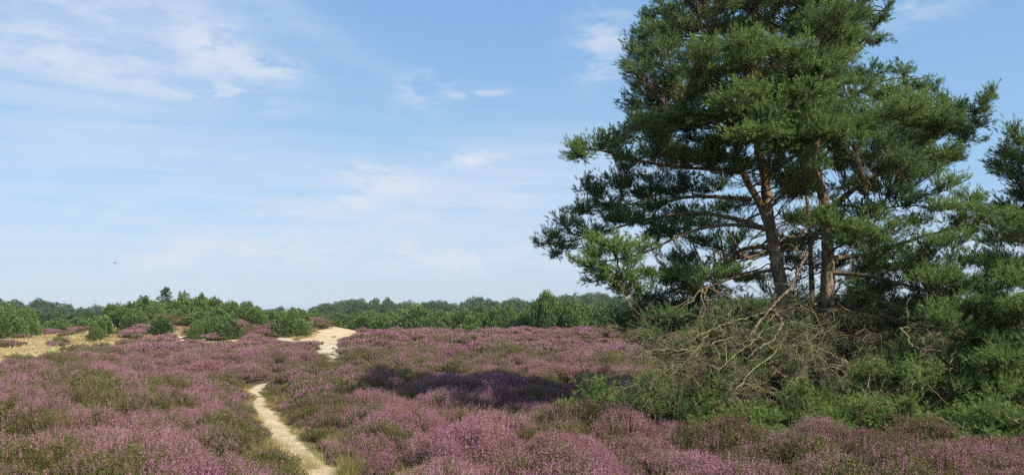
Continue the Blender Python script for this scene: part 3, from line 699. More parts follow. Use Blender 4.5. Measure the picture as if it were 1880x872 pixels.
dark = [(1090, 345, 40, 20, 19.0, .2, 0), (1135, 330, 46, 20, 19.4, .2, 0), (1070, 385, 38, 20, 19.2, .2, 0), (1120, 375, 48, 22, 19.0, .2, 0), (1180, 350, 50, 20, 19.2, .25, 0), (1235, 345, 48, 16, 18.9, .25, 0), (1040, 405, 34, 18, 18.4, .25, 0),  # shaded clumps, their shade put in as darker needle colour
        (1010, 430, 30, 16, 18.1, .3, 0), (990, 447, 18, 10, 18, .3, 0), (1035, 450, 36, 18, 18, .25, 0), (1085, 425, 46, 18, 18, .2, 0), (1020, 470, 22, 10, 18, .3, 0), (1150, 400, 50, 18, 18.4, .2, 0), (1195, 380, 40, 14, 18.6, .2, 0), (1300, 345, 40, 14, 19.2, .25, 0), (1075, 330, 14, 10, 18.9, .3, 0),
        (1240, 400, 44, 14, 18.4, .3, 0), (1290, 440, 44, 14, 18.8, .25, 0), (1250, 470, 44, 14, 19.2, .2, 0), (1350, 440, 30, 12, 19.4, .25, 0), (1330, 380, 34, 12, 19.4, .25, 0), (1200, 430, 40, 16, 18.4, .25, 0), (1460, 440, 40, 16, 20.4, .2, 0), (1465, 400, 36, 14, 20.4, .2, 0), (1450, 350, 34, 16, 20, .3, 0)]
litpad = [(1070, 480, 34, 20, 15.9, .7, 0), (1110, 440, 36, 18, 15.8, .8, 0), (1175, 450, 30, 20, 15.9, .7, 0), (1095, 515, 34, 18, 16, .6, 0), (1165, 525, 36, 20, 16.1, .5, 0), (1085, 455, 38, 24, 15.8, .8, 0), (1130, 452, 44, 26, 15.7, .85, 0), (1160, 475, 36, 26, 15.9, .75, 0), (1100, 490, 44, 24, 15.8, .75, 0), (1140, 508, 40, 24, 15.9, .6, 0), (1190, 500, 30, 20, 16.2, .5, 0), (1125, 530, 30, 16, 16.1, .5, 0), (1150, 540, 26, 14, 16.4, .4, 0)]  # sunlit clumps, the sun put in as paler needle colour
lowA = [(1220, 640, 56, 26, 19.4, .1, 0), (1290, 640, 56, 28, 19.2, .1, 0), (1360, 650, 56, 28, 19.2, .1, 0), (1420, 640, 50, 28, 19.6, .1, 0), (1420, 590, 50, 28, 19.8, .15, 0), (1270, 690, 50, 22, 18.6, .1, 0), (1340, 695, 50, 22, 18.4, .1, 0), (1410, 690, 50, 22, 18.6, .1, 0), (1190, 620, 40, 22, 19.6, .15, 0), (1130, 590, 36, 18, 20.6, .2, 0), (1200, 540, 46, 24, 19.8, .2, 0), (1170, 570, 46, 26, 20.4, .15, 0), (1240, 560, 52, 30, 20.2, .15, 0), (1290, 545, 46, 26, 19.9, .15, 0), (1255, 515, 40, 18, 19.2, .2, 0), (1220, 600, 52, 24, 20.4, .15, 0), (1300, 590, 50, 26, 20, .15, 0), (1160, 600, 30, 16, 20.2, .2, 0),  # low back boughs, shade painted in through very low needle tone
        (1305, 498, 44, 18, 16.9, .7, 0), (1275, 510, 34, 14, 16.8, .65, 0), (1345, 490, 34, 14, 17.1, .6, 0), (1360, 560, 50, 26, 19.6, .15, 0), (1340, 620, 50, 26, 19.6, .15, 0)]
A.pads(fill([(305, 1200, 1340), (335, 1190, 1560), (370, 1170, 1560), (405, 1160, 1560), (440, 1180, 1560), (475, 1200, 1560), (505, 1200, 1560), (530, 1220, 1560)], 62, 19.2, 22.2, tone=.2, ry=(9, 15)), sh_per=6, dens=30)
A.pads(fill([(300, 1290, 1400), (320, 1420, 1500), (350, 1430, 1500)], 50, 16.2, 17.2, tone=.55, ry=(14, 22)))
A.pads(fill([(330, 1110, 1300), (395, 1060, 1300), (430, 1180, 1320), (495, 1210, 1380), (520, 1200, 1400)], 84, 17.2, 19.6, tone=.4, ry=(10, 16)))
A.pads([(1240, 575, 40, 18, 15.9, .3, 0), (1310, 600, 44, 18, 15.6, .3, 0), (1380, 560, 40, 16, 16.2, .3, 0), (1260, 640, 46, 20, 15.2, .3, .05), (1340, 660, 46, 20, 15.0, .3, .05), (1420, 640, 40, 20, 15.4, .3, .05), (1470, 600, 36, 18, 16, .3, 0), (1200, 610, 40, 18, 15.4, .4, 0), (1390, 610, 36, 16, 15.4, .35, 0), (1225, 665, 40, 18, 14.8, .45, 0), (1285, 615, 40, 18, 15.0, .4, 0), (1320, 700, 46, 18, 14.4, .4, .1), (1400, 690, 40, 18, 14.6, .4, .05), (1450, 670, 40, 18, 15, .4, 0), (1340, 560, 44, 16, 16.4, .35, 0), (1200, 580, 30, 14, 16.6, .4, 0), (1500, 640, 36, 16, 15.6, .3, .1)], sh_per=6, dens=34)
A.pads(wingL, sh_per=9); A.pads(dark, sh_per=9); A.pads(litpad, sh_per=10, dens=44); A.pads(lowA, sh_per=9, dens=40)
TOT += A.finish()

# middle pine: straight trunk right of the first
DB = 18.6; bx_ = P(1520, 700, DB)[0]; bB = np.array([bx_, DB, tz(bx_, DB) - .1])
B = Pine('pine_tree', bB, 'tall Scots pine with straight brown trunk standing just right of the leaning forked pine', 'tree', 102)
B.limb([bB, P(1522, 610, DB), P(1519, 543, DB), P(1519, 437, DB), P(1513, 371, DB), P(1501, 326, DB), P(1496, 286, DB), P(1502, 200, DB), P(1514, 110, DB), P(1518, 0, DB), P(1512, -110, DB)], .185, .045, 'trunk', 12, 9)
LB = [
 ([P(1516, 392, DB), P(1545, 366, 18.3), P(1582, 336, 18), P(1617, 316, 17.8), P(1652, 278, 17.6), P(1688, 250, 17.6), P(1750, 222, 17.6), P(1800, 205, 17.7)], .085, .016),
 ([P(1519, 475, DB), P(1570, 470, 18.9), P(1640, 455, 18.6), P(1683, 437, 18.3), P(1723, 427, 18), P(1790, 408, 17.6)], .07, .018),
 ([P(1516, 380, DB), P(1551, 377, 17.8), P(1600, 384, 17.2), P(1660, 378, 16.7)], .045, .016),
 ([P(1518, 470, DB), P(1535, 455, 17.8), P(1565, 440, 17), P(1600, 420, 16.4)], .04, .014),
 ([P(1519, 500, DB), P(1580, 505, 18.2), P(1650, 520, 17.6), P(1720, 540, 17.2), P(1790, 560, 17)], .06, .018),
 ([P(1520, 560, DB), P(1590, 570, 18.2), P(1660, 590, 17.2), P(1740, 605, 16.4), P(1800, 620, 16)], .06, .02),
 ([P(1498, 300, DB), P(1540, 260, 17.8), P(1590, 225, 17), P(1640, 200, 16.6)], .05, .014),
 ([P(1502, 220, DB), P(1560, 180, 18.2), P(1620, 150, 18), P(1680, 140, 18)], .045, .014),
 ([P(1508, 160, DB), P(1560, 110, 18.8), P(1600, 60, 19), P(1625, 20, 19)], .045, .014),
 ([P(1512, 110, DB), P(1520, 70, 17.6), P(1540, 50, 16.8)], .035, .014),
 ([P(1498, 250, DB), P(1470, 220, 17.6), P(1450, 210, 16.6)], .04, .014),
 ([P(1517, 420, DB), P(1560, 400, 19.6), P(1620, 380, 20.6)], .04, .014),
 ([P(1519, 440, DB), P(1480, 430, 19.6), P(1440, 400, 20.6)], .04, .014),
]
for pts, a, b in LB: B.limb(pts, a, b, n=6, sides=7)
nearB = lambda k: (lambda px, py: 18.4 - k * math.sqrt(max(.06, 1 - ((px - 1560) / 300) ** 2)))
farB = lambda k: (lambda px, py: 18.6 + k * math.sqrt(max(.06, 1 - ((px - 1560) / 300) ** 2)))
rowsB = [(-120, 1440, 1560), (-70, 1440, 1600), (-20, 1440, 1612), (25, 1460, 1600), (65, 1470, 1570), (105, 1480, 1570), (145, 1500, 1625), (180, 1500, 1700), (215, 1490, 1770), (250, 1480, 1780), (285, 1560, 1760)]
B.pads(fill(rowsB, 62, nearB(3.0), nearB(.6), tone=.5)); B.pads(fill(rowsB, 70, farB(.3), farB(2.8), tone=.35))
B.pads(fill([(160, 1400, 1560), (200, 1420, 1600), (235, 1400, 1600), (215, 1600, 1740), (260, 1440, 1560)], 64, 15.4, 16.4, tone=.6))
B.pads([(1815, 180, 22, 22, 17.7, .5, 0), (1790, 200, 34, 18, 17.7, .5, 0), (1800, 230, 30, 20, 17.6, .5, 0), (1765, 195, 28, 16, 17.6, .5, 0), (1730, 180, 30, 20, 17.6, .5, 0), (1775, 255, 34, 20, 17.5, .5, 0), (1745, 285, 34, 18, 17.5, .55, 0), (1822, 165, 10, 12, 17.7, .5, 0),
        (1690, 160, 34, 20, 17.9, .5, 0), (1655, 125, 26, 20, 18, .5, 0), (1612, 75, 30, 18, 19, .4, 0), (1620, 30, 24, 18, 19, .4, 0), (1632, 10, 16, 14, 19, .4, 0), (1600, 45, 22, 14, 19, .4, 0), (1665, 150, 14, 22, 18, .5, 0), (1715, 160, 12, 14, 17.8, .5, 0)])
B.pads(fill([(300, 1590, 1700), (330, 1610, 1780), (360, 1640, 1800), (395, 1660, 1830), (425, 1680, 1820)], 66, 15.8, 17.2, tone=.6))
B.pads(fill([(385, 1510, 1640), (410, 1500, 1660), (430, 1520, 1640)], 60, 16, 16.8, tone=.75))
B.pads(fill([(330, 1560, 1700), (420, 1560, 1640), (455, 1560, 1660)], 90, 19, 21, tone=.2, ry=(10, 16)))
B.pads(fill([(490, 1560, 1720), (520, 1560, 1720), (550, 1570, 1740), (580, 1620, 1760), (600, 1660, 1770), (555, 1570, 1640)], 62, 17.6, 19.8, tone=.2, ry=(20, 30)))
B.pads(fill([(560, 1450, 1660), (595, 1440, 1700), (630, 1460, 1700), (660, 1480, 1640)], 62, 20, 22.5, tone=.15, ry=(20, 28)), connect=True)  # shade of the hollow put into the needle colour by low tone
B.pads(fill([(300, 1500, 1580), (345, 1540, 1600), (470, 1560, 1720), (450, 1500, 1560)], 60, 16.4, 17.6, tone=.55, ry=(16, 24)))
B.pads(fill([(560, 1700, 1860), (600, 1720, 1880), (585, 1800, 1900), (630, 1760, 1900)], 58, 14.8, 15.8, tone=.65))
B.pads(fill([(500, 1660, 1800), (535, 1690, 1840), (570, 1730, 1880), (600, 1760, 1900), (480, 1740, 1850), (515, 1800, 1900)], 60, 15.6, 17.2, tone=.6))
TOT += B.finish()

# slim pine between the two trunks
DC = 19.4; cx_ = P(1488, 700, DC)[0]; bC = np.array([cx_, DC, tz(cx_, DC) - .1])
Cc = Pine('pine_tree', bC, 'slim dark young pine trunk squeezed between the two big pine trunks', 'tree', 103)
Cc.limb([bC, P(1490, 600, DC), P(1491, 543, DC), P(1488, 467, DC), P(1486, 420, DC), P(1480, 350, DC), P(1470, 290, DC), P(1466, 220, DC)], .085, .03, 'trunk', 10, 8)
Cc.limb([P(1488, 470, DC), P(1460, 450, 19.8), P(1430, 440, 20.2)], .03, .012, n=6, sides=6); Cc.limb([P(1487, 440, DC), P(1520, 420, 20), P(1550, 410, 20.4)], .03, .012, n=6, sides=6)
Cc.limb([P(1490, 560, DC), P(1450, 555, 20.2), P(1400, 560, 21)], .03, .012, n=6, sides=6)
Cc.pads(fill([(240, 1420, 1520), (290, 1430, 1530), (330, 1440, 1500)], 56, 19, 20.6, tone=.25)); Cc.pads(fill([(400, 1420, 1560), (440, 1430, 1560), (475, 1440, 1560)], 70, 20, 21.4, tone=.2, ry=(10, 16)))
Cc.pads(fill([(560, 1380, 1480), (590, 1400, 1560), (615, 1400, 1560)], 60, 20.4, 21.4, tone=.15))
TOT += Cc.finish()

# right pine: stands outside the picture, its limbs reach in
DD = 17.0; dx_ = P(2080, 700, DD)[0]; bD = np.array([dx_, DD, tz(dx_, DD) - .1])
D = Pine('pine_tree', bD, 'pine on the right edge whose long limbs reach in from outside', 'tree', 104)
D.limb([bD, P(2084, 600, DD), P(2078, 480, DD), P(2086, 350, DD), P(2080, 220, DD), P(2072, 80, DD), P(2068, -40, DD)], .22, .05, 'trunk', 12, 8)
for pts, a, b in [([P(2080, 420, DD), P(2000, 380, 17), P(1930, 380, 17), P(1880, 387, 17), P(1804, 407, 17), P(1770, 412, 17)], .06, .018), ([P(2078, 480, DD), P(2000, 500, 16.6), P(1900, 540, 16.2), P(1830, 570, 16)], .06, .018),
                  ([P(2084, 360, DD), P(2000, 310, 17.2), P(1930, 280, 17.4), P(1870, 265, 17.5)], .055, .014), ([P(2080, 220, DD), P(2010, 180, 17), P(1960, 150, 17)], .05, .014), ([P(2078, 540, DD), P(1980, 600, 15.6), P(1880, 650, 14.6)], .05, .016)]:
    D.limb(pts, a, b, n=6, sides=7)
D.pads([(1860, 250, 26, 22, 17.5, .55, 0), (1845, 280, 34, 20, 17.4, .5, 0), (1880, 290, 34, 24, 17.3, .5, 0), (1858, 232, 12, 14, 17.5, .5, 0), (1830, 300, 26, 16, 17.4, .5, 0), (1875, 255, 18, 20, 17.5, .5, 0)])
D.pads(fill([(320, 1810, 1940), (350, 1830, 1960), (380, 1820, 1960), (290, 1880, 2010), (260, 1900, 2020)], 62, 16, 18, tone=.55))
D.pads(fill([(400, 1820, 1960), (425, 1810, 1960), (455, 1820, 1960), (485, 1800, 1960)], 50, 15.8, 17.6, tone=.5, ry=(14, 22)))
D.pads(fill([(-70, 2010, 2130), (-20, 1990, 2160), (40, 1980, 2180), (100, 1975, 2190), (160, 1960, 2200), (220, 1960, 2220), (280, 1990, 2220), (340, 2000, 2220)], 84, 15, 19, rx=(46, 64), ry=(24, 34), tone=.45))
D.pads(fill([(520, 1830, 1980), (550, 1840, 1990), (580, 1820, 2000), (610, 1800, 2000), (640, 1800, 2000)], 60, 14.6, 16.6, tone=.55))
TOT += D.finish()

# ------------------------------------------------------------------ low pine scrub at the foot of the pines
def low_pine(px, py, depth, half_w, height, seed, label, tone=.55, dens=46):
    global TOT
    b = P(px, py, depth); b = np.array([b[0], depth, tz(b[0], depth)])
    s = Pine('pine_shrub', b, label, 'pine shrub', seed, 'low pine scrub at the foot of the pines'); r = s.rng
    for a in np.linspace(0, 6.28, 9, endpoint=False) + r.random() * .5:
        L = half_w * (.7 + .4 * r.random()); e = b + [math.cos(a) * L, math.sin(a) * L * .75, height * (.25 + .55 * r.random())]
        s.limb([b + [0, 0, .02], b + (e - b) * .45 + [0, 0, .08], e], .026, .008, 'stem', 5, 5)
    nodes = np.array(s.nodes); pl = []
    npad = int(19 * half_w * max(.8, height) + 8)
    for i in range(npad):
        a = r.random() * 6.28; q = math.sqrt(r.random()); hz = height * math.sqrt(max(.02, 1 - q * q)) * (.35 + .6 * r.random())
        w_ = b + [math.cos(a) * q * half_w, math.sin(a) * q * half_w * .8, max(.16, hz)]
        # back to picture coordinates of that point
        dd = w_[1]; k = (w_[2] - CAMZ) / dd; ppx = 940 + w_[0] / dd * F * math.cos(PITCH) / (1 - 0) ; 
        cy, sy = math.cos(PITCH), math.sin(PITCH); bb = (k * cy - sy) / (cy + k * sy); dy = cy - bb * sy
        ppx = 940 + w_[0] / dd * dy * F; ppy = 436 - bb * F
        pl.append((ppx, ppy, .30 / dd * F * (.8 + .4 * r.random()), .20 / dd * F * (.8 + .4 * r.random()), dd, np.clip(tone + r.normal() * .22, 0, 1), .02))
    s.pads(pl, sh_per=8, K=13, dens=dens, nl=.058, nw=.0095, sl=(.05, .07), upb=.26); TOT += s.finish(); return s
for i, (px, d, hw, h, tn, lb) in enumerate(SCRUB): low_pine(px, 700, d, hw, h, 200 + i, lb, tn + .32)

# ------------------------------------------------------------------ dead branches
def dead_mass(name, base, mains, label, cat, seed, ntw, reach, droop=.45, tint=.2, mk=.62, bmat=None):
    r = np.random.default_rng(seed); o = empty(name, base, label, cat); base = np.array(base, float); src = []
    for pts, a, b_ in mains:
        ln = smoothline(pts, 7); ln[1:-1] += r.normal(size=(len(ln) - 2, 3)) * .012
        tb = Tubes(); tb.add(ln - base, np.linspace(a * mk, b_ * .7, len(ln)), 7, tint + .15, .3, r); link('branch', tb.mesh('branch'), bmat or M_dead, o)
        src += [ln[i] for i in range(2, len(ln))]
    src = np.array(src); tb = Tubes(); lvl = [(src, reach, .0085)]
    for level, cnt_ in enumerate((ntw // 5, ntw * 2, ntw * 4)):
        S, L0, r0 = lvl[-1]; out = []
        for _ in range(cnt_):
            p = S[r.integers(len(S))]; d = rand_dir(r, 1)[0] * [1, .8, .45] + [-.12, -.12, .05 if level == 0 else -.1]; d = unit(d); L = L0 * (.4 + .8 * r.random()); m = 7
            pts = [p]; 
            for q in range(m): d = unit(d + r.normal(size=3) * .24 + [0, 0, -droop * .22 * (level > 0 or q > 3)]); pts.append(pts[-1] + d * L / m)
            pts = np.array(pts); g_ = tz(pts[:, 0], pts[:, 1]) + .12; pts[:, 2] = np.maximum(pts[:, 2], g_)
            rr_ = r0 * (.55 + .9 * r.random() ** 2); tb.add(pts - base, np.linspace(rr_, rr_ * .4, m + 1), 3, np.clip(tint + .4 * r.random(), 0, 1)); out += list(pts[2:])
        lvl.append((np.array(out), L0 * .52, r0 * .62))
    link('twigs', tb.mesh('twigs'), M_dead, o); return o
bt = P(1400, 715, 16); bt[2] = tz(bt[0], 16)
dead_mass('dead_branches', bt, [
  ([P(1440, 560, 17.6), P(1400, 575, 16.6), P(1345, 590, 15.6), P(1290, 612, 14.8), P(1240, 640, 14.3), P(1195, 665, 14)], .040, .012),
  ([P(1442, 590, 17.6), P(1390, 612, 16.2), P(1330, 625, 15), P(1270, 640, 14.2), P(1210, 642, 13.9), P(1165, 650, 13.8)], .036, .010),
  ([P(1444, 560, 17.7), P(1410, 590, 16), P(1385, 625, 15), P(1350, 650, 14.2), P(1320, 680, 13.7)], .036, .012),
  ([P(1446, 600, 17.7), P(1440, 620, 16), P(1420, 650, 14.6), P(1380, 680, 13.6), P(1350, 715, 13.2)], .034, .012),
  ([P(1450, 580, 17.7), P(1470, 600, 16.4), P(1490, 640, 15), P(1500, 670, 14.2), P(1540, 690, 13.8)], .03, .010),
  ([P(1446, 550, 17.7), P(1480, 560, 16.8), P(1500, 580, 16), P(1510, 610, 15.4)], .028, .010),
  ([P(1300, 612, 14.8), P(1280, 640, 14.0), P(1240, 680, 13.6), P(1215, 710, 13.5)], .022, .008),
  ], 'wide tangle of dead lichen grey twigs hanging in front of the leaning pine trunk', 'dead branches', 301, 640, .9, mk=.42)
bs = P(1400, 720, 15.5); bs[2] = tz(bs[0], 15.5)
dead_mass('dead_branch', bs, [
  ([P(1482, 465, 16.4), P(1474, 480, 16.2), P(1462, 505, 16), P(1450, 530, 15.8), P(1425, 555, 15.4), P(1408, 575, 15.1), P(1385, 605, 14.7), P(1368, 628, 14.5)], .040, .03),
  ([P(1412, 570, 15.2), P(1425, 576, 14.9), P(1436, 590, 14.7), P(1430, 605, 14.5), P(1418, 625, 14.3), P(1390, 640, 14), P(1375, 655, 13.9), P(1370, 668, 13.9)], .036, .015),
  ([P(1482, 465, 16.4), P(1474, 464, 16.3), P(1470, 476, 16.2)], .028, .015)],
  'thick bent dead limb leaning against the forked pine, bare and pale brown', 'dead limb', 302, 18, .5, tint=.0, mk=.72, bmat=M_branch)
bs = P(1600, 700, 14.6); bs[2] = tz(bs[0], 14.6)
dead_mass('dead_branch', bs, [
  ([P(1652, 602, 14.9), P(1664, 615, 14.8), P(1672, 630, 14.7), P(1680, 637, 14.6), P(1705, 642, 14.4), P(1730, 645, 14.2)], .026, .012),
  ([P(1652, 602, 14.9), P(1672, 600, 14.9), P(1695, 603, 14.8), P(1715, 615, 14.6)], .014, .008), ([P(1667, 603, 15), P(1668, 580, 15), P(1664, 560, 15.1), P(1672, 545, 15.2)], .01, .006)],
  'angular broken pale branch poking up from the right hand mound of scrub', 'dead limb', 303, 14, .45, tint=.6)
bs = P(1500, 715, 14.2); bs[2] = tz(bs[0], 14.2)
dead_mass('dead_branch', bs, [
  ([P(1440, 640, 14.6), P(1465, 641, 14.4), P(1485, 634, 14.3), P(1510, 642, 14.1), P(1535, 655, 13.9), P(1556, 666, 13.7)], .020, .009),
  ([P(1458, 641, 14.4), P(1465, 652, 14.2), P(1473, 666, 14)], .012, .006), ([P(1490, 640, 14.2), P(1505, 660, 14), P(1520, 682, 13.8)], .011, .006)],
  'thin pale fallen branch lying between the dead tangle and the dark hollow', 'dead limb', 304, 14, .4, tint=.75)
bs = P(1560, 700, 17); bs[2] = tz(bs[0], 17)
dead_mass('dead_branch', bs, [
  ([P(1528, 622, 18.4), P(1545, 625, 17.6), P(1570, 630, 17), P(1590, 640, 16.6)], .035, .02), ([P(1526, 575, 18.4), P(1580, 582, 18), P(1640, 590, 17.4), P(1700, 600, 17)], .035, .014), ([P(1524, 540, 18.5), P(1580, 545, 17.6), P(1640, 560, 17), P(1690, 580, 16.6)], .03, .01)],
  'dark leafless lower limbs with reddish twigs in the hollow right of the trunks', 'dead branches', 305, 150, .8, .1, tint=.0)

print('pine triangles', TOT, 'heather', cnt)

# ------------------------------------------------------------------ junipers
def lobes_mesh(seed, lobes, n, leaf, up, core=True, jitter=.12):
    """foliage over upright lobes: (x, y, z0, radius, height)"""
    r = np.random.default_rng(seed); Vs = []; As = []
    vol = np.array([l[3] * l[4] for l in lobes]); cnts = (n * vol / vol.sum()).astype(int)
    for (lx, ly, z0, rad, h), m in zip(lobes, cnts):
        d = rand_dir(r, m); q = (.72 + .36 * r.random(m)); 
        p = d * q[:, None] * [rad, rad, h / 2]; taper = 1 - .26 * np.clip(p[:, 2] / (h / 2), -1, 1); p[:, :2] *= taper[:, None]
        p += [lx, ly, z0 + h / 2]; p += r.normal(size=p.shape) * rad * jitter
        dd = unit(d * [1, 1, .5] + [0, 0, up] + rand_dir(r, m) * .5); side = unit(np.cross(dd, rand_dir(r, m)))
        s = leaf * (.6 + .8 * r.random(m)); Vs.append(tris(p, dd, side, s * 1.7, s)); t = np.clip(r.random(m) * .6 + .4 * r.random(), 0, 1)
        As.append(np.repeat(np.column_stack([t, r.random(m), t, np.ones(m)]), 3, axis=0))
    V = np.concatenate(Vs); V[:, 2] = np.maximum(V[:, 2], .02)
    return mesh_np('crown', V, np.arange(len(V)).reshape(-1, 3), np.concatenate(As))
def stem_mesh(seed, h, r0):
    r = np.random.default_rng(seed); tb = Tubes()
    tb.add([[0, 0, -.15], [.03, 0, h * .3], [0, .04, h * .6], [.02, 0, h * .85]], [r0, r0 * .8, r0 * .5, r0 * .2], 6, .3)
    for a in r.random(4) * 6.28: tb.add([[0, 0, .05], [math.cos(a) * .12 * h, math.sin(a) * .12 * h, h * .35], [math.cos(a) * .2 * h, math.sin(a) * .2 * h, h * .65]], [r0 * .6, r0 * .4, r0 * .1], 5, .3)
    return tb.mesh('trunk')
def jun_lobes(kind, seed):
    r = np.random.default_rng(seed); L = []
    if kind == 'column':                                   # unit height 1, width .55
        for i in range(9): a = r.random() * 6.28; q = .13 * math.sqrt(r.random()); h = .98 - q * 1.3 - r.random() * .12; L.append((math.cos(a) * q, math.sin(a) * q, .0, .10 + .03 * r.random(), h))
    if kind == 'broad':                                    # width 1.1: many upright fingers in a rounded outline
        for i in range(34): a = r.random() * 6.28; q = .42 * math.sqrt(r.random()); h = .98 * math.sqrt(1 - (q / .50) ** 2) * (.92 + .09 * r.random()); L.append((math.cos(a) * q, math.sin(a) * q, .0, .125 + .04 * r.random(), h))
    if kind == 'bush':                                     # irregular
        for i in range(26):
            a = r.random() * 6.28; q = .46 * math.sqrt(r.random()); h = .35 + .25 * r.random(); z0 = max(0, (1 - 1.15 * q) * (.85 + .25 * r.random()) - h); L.append((math.cos(a) * q, math.sin(a) * q, z0 * .95, .15 + .07 * r.random(), h)); 
            if z0 > .15: L.append((math.cos(a) * q, math.sin(a) * q, .0, .14 + .06 * r.random(), z0 + .2))
    if kind == 'open':                                     # taller loose, pointed leaders on top
        for i in range(22):
            a = r.random() * 6.28; q = .34 * math.sqrt(r.random()); t = r.random(); L.append((math.cos(a) * q, math.sin(a) * q, .05 + .45 * t * (1 - q), .11 + .05 * r.random(), .42 + .2 * r.random()))
        for i in range(5): a = r.random() * 6.28; q = .2 * r.random(); L.append((math.cos(a) * q, math.sin(a) * q, .6, .05, .36 + .1 * r.random()))
    return L
JK = {}
for k, nn in (('column', 5200), ('broad', 15000), ('bush', 11000), ('open', 7000)):
    JK[k] = [(lobes_mesh(400 + 7 * i + len(k), jun_lobes(k, 500 + i * 3 + len(k)), nn, .032, {'column': 1.6, 'broad': 1.3, 'bush': .6, 'open': .8}[k]), stem_mesh(600 + i, .9, .03)) for i in range(5)]
WK = {'column': .42, 'broad': 1.06, 'bush': 1.15, 'open': .85}
rj = np.random.default_rng(8); njun = 0
def juniper(px, ytop, wpx, dist, kind, label, name='juniper_bush', cat='juniper', group='junipers behind the heather', mat=None):
    global njun
    if px > 570 and not 995 < px < 1050: ytop -= 5
    p = P(px, ytop, dist); z0 = float(tz(p[0], p[1])) - .05; h = p[2] - z0; wd = wpx * (1.3 if px > 570 else 1.14) / F * dist
    o = empty(name, (p[0], p[1], z0), label, cat, group); o.rotation_euler = (0, 0, rj.random() * 6.28)
    sx = wd / WK[kind]; o.scale = (sx, sx, h); v = JK[kind][njun % 5]; njun += 1
    for nm, me, mt in (('crown', v[0], M_juniper), ('trunk', v[1], M_branch)): link(nm, me, mt, o)
    return o
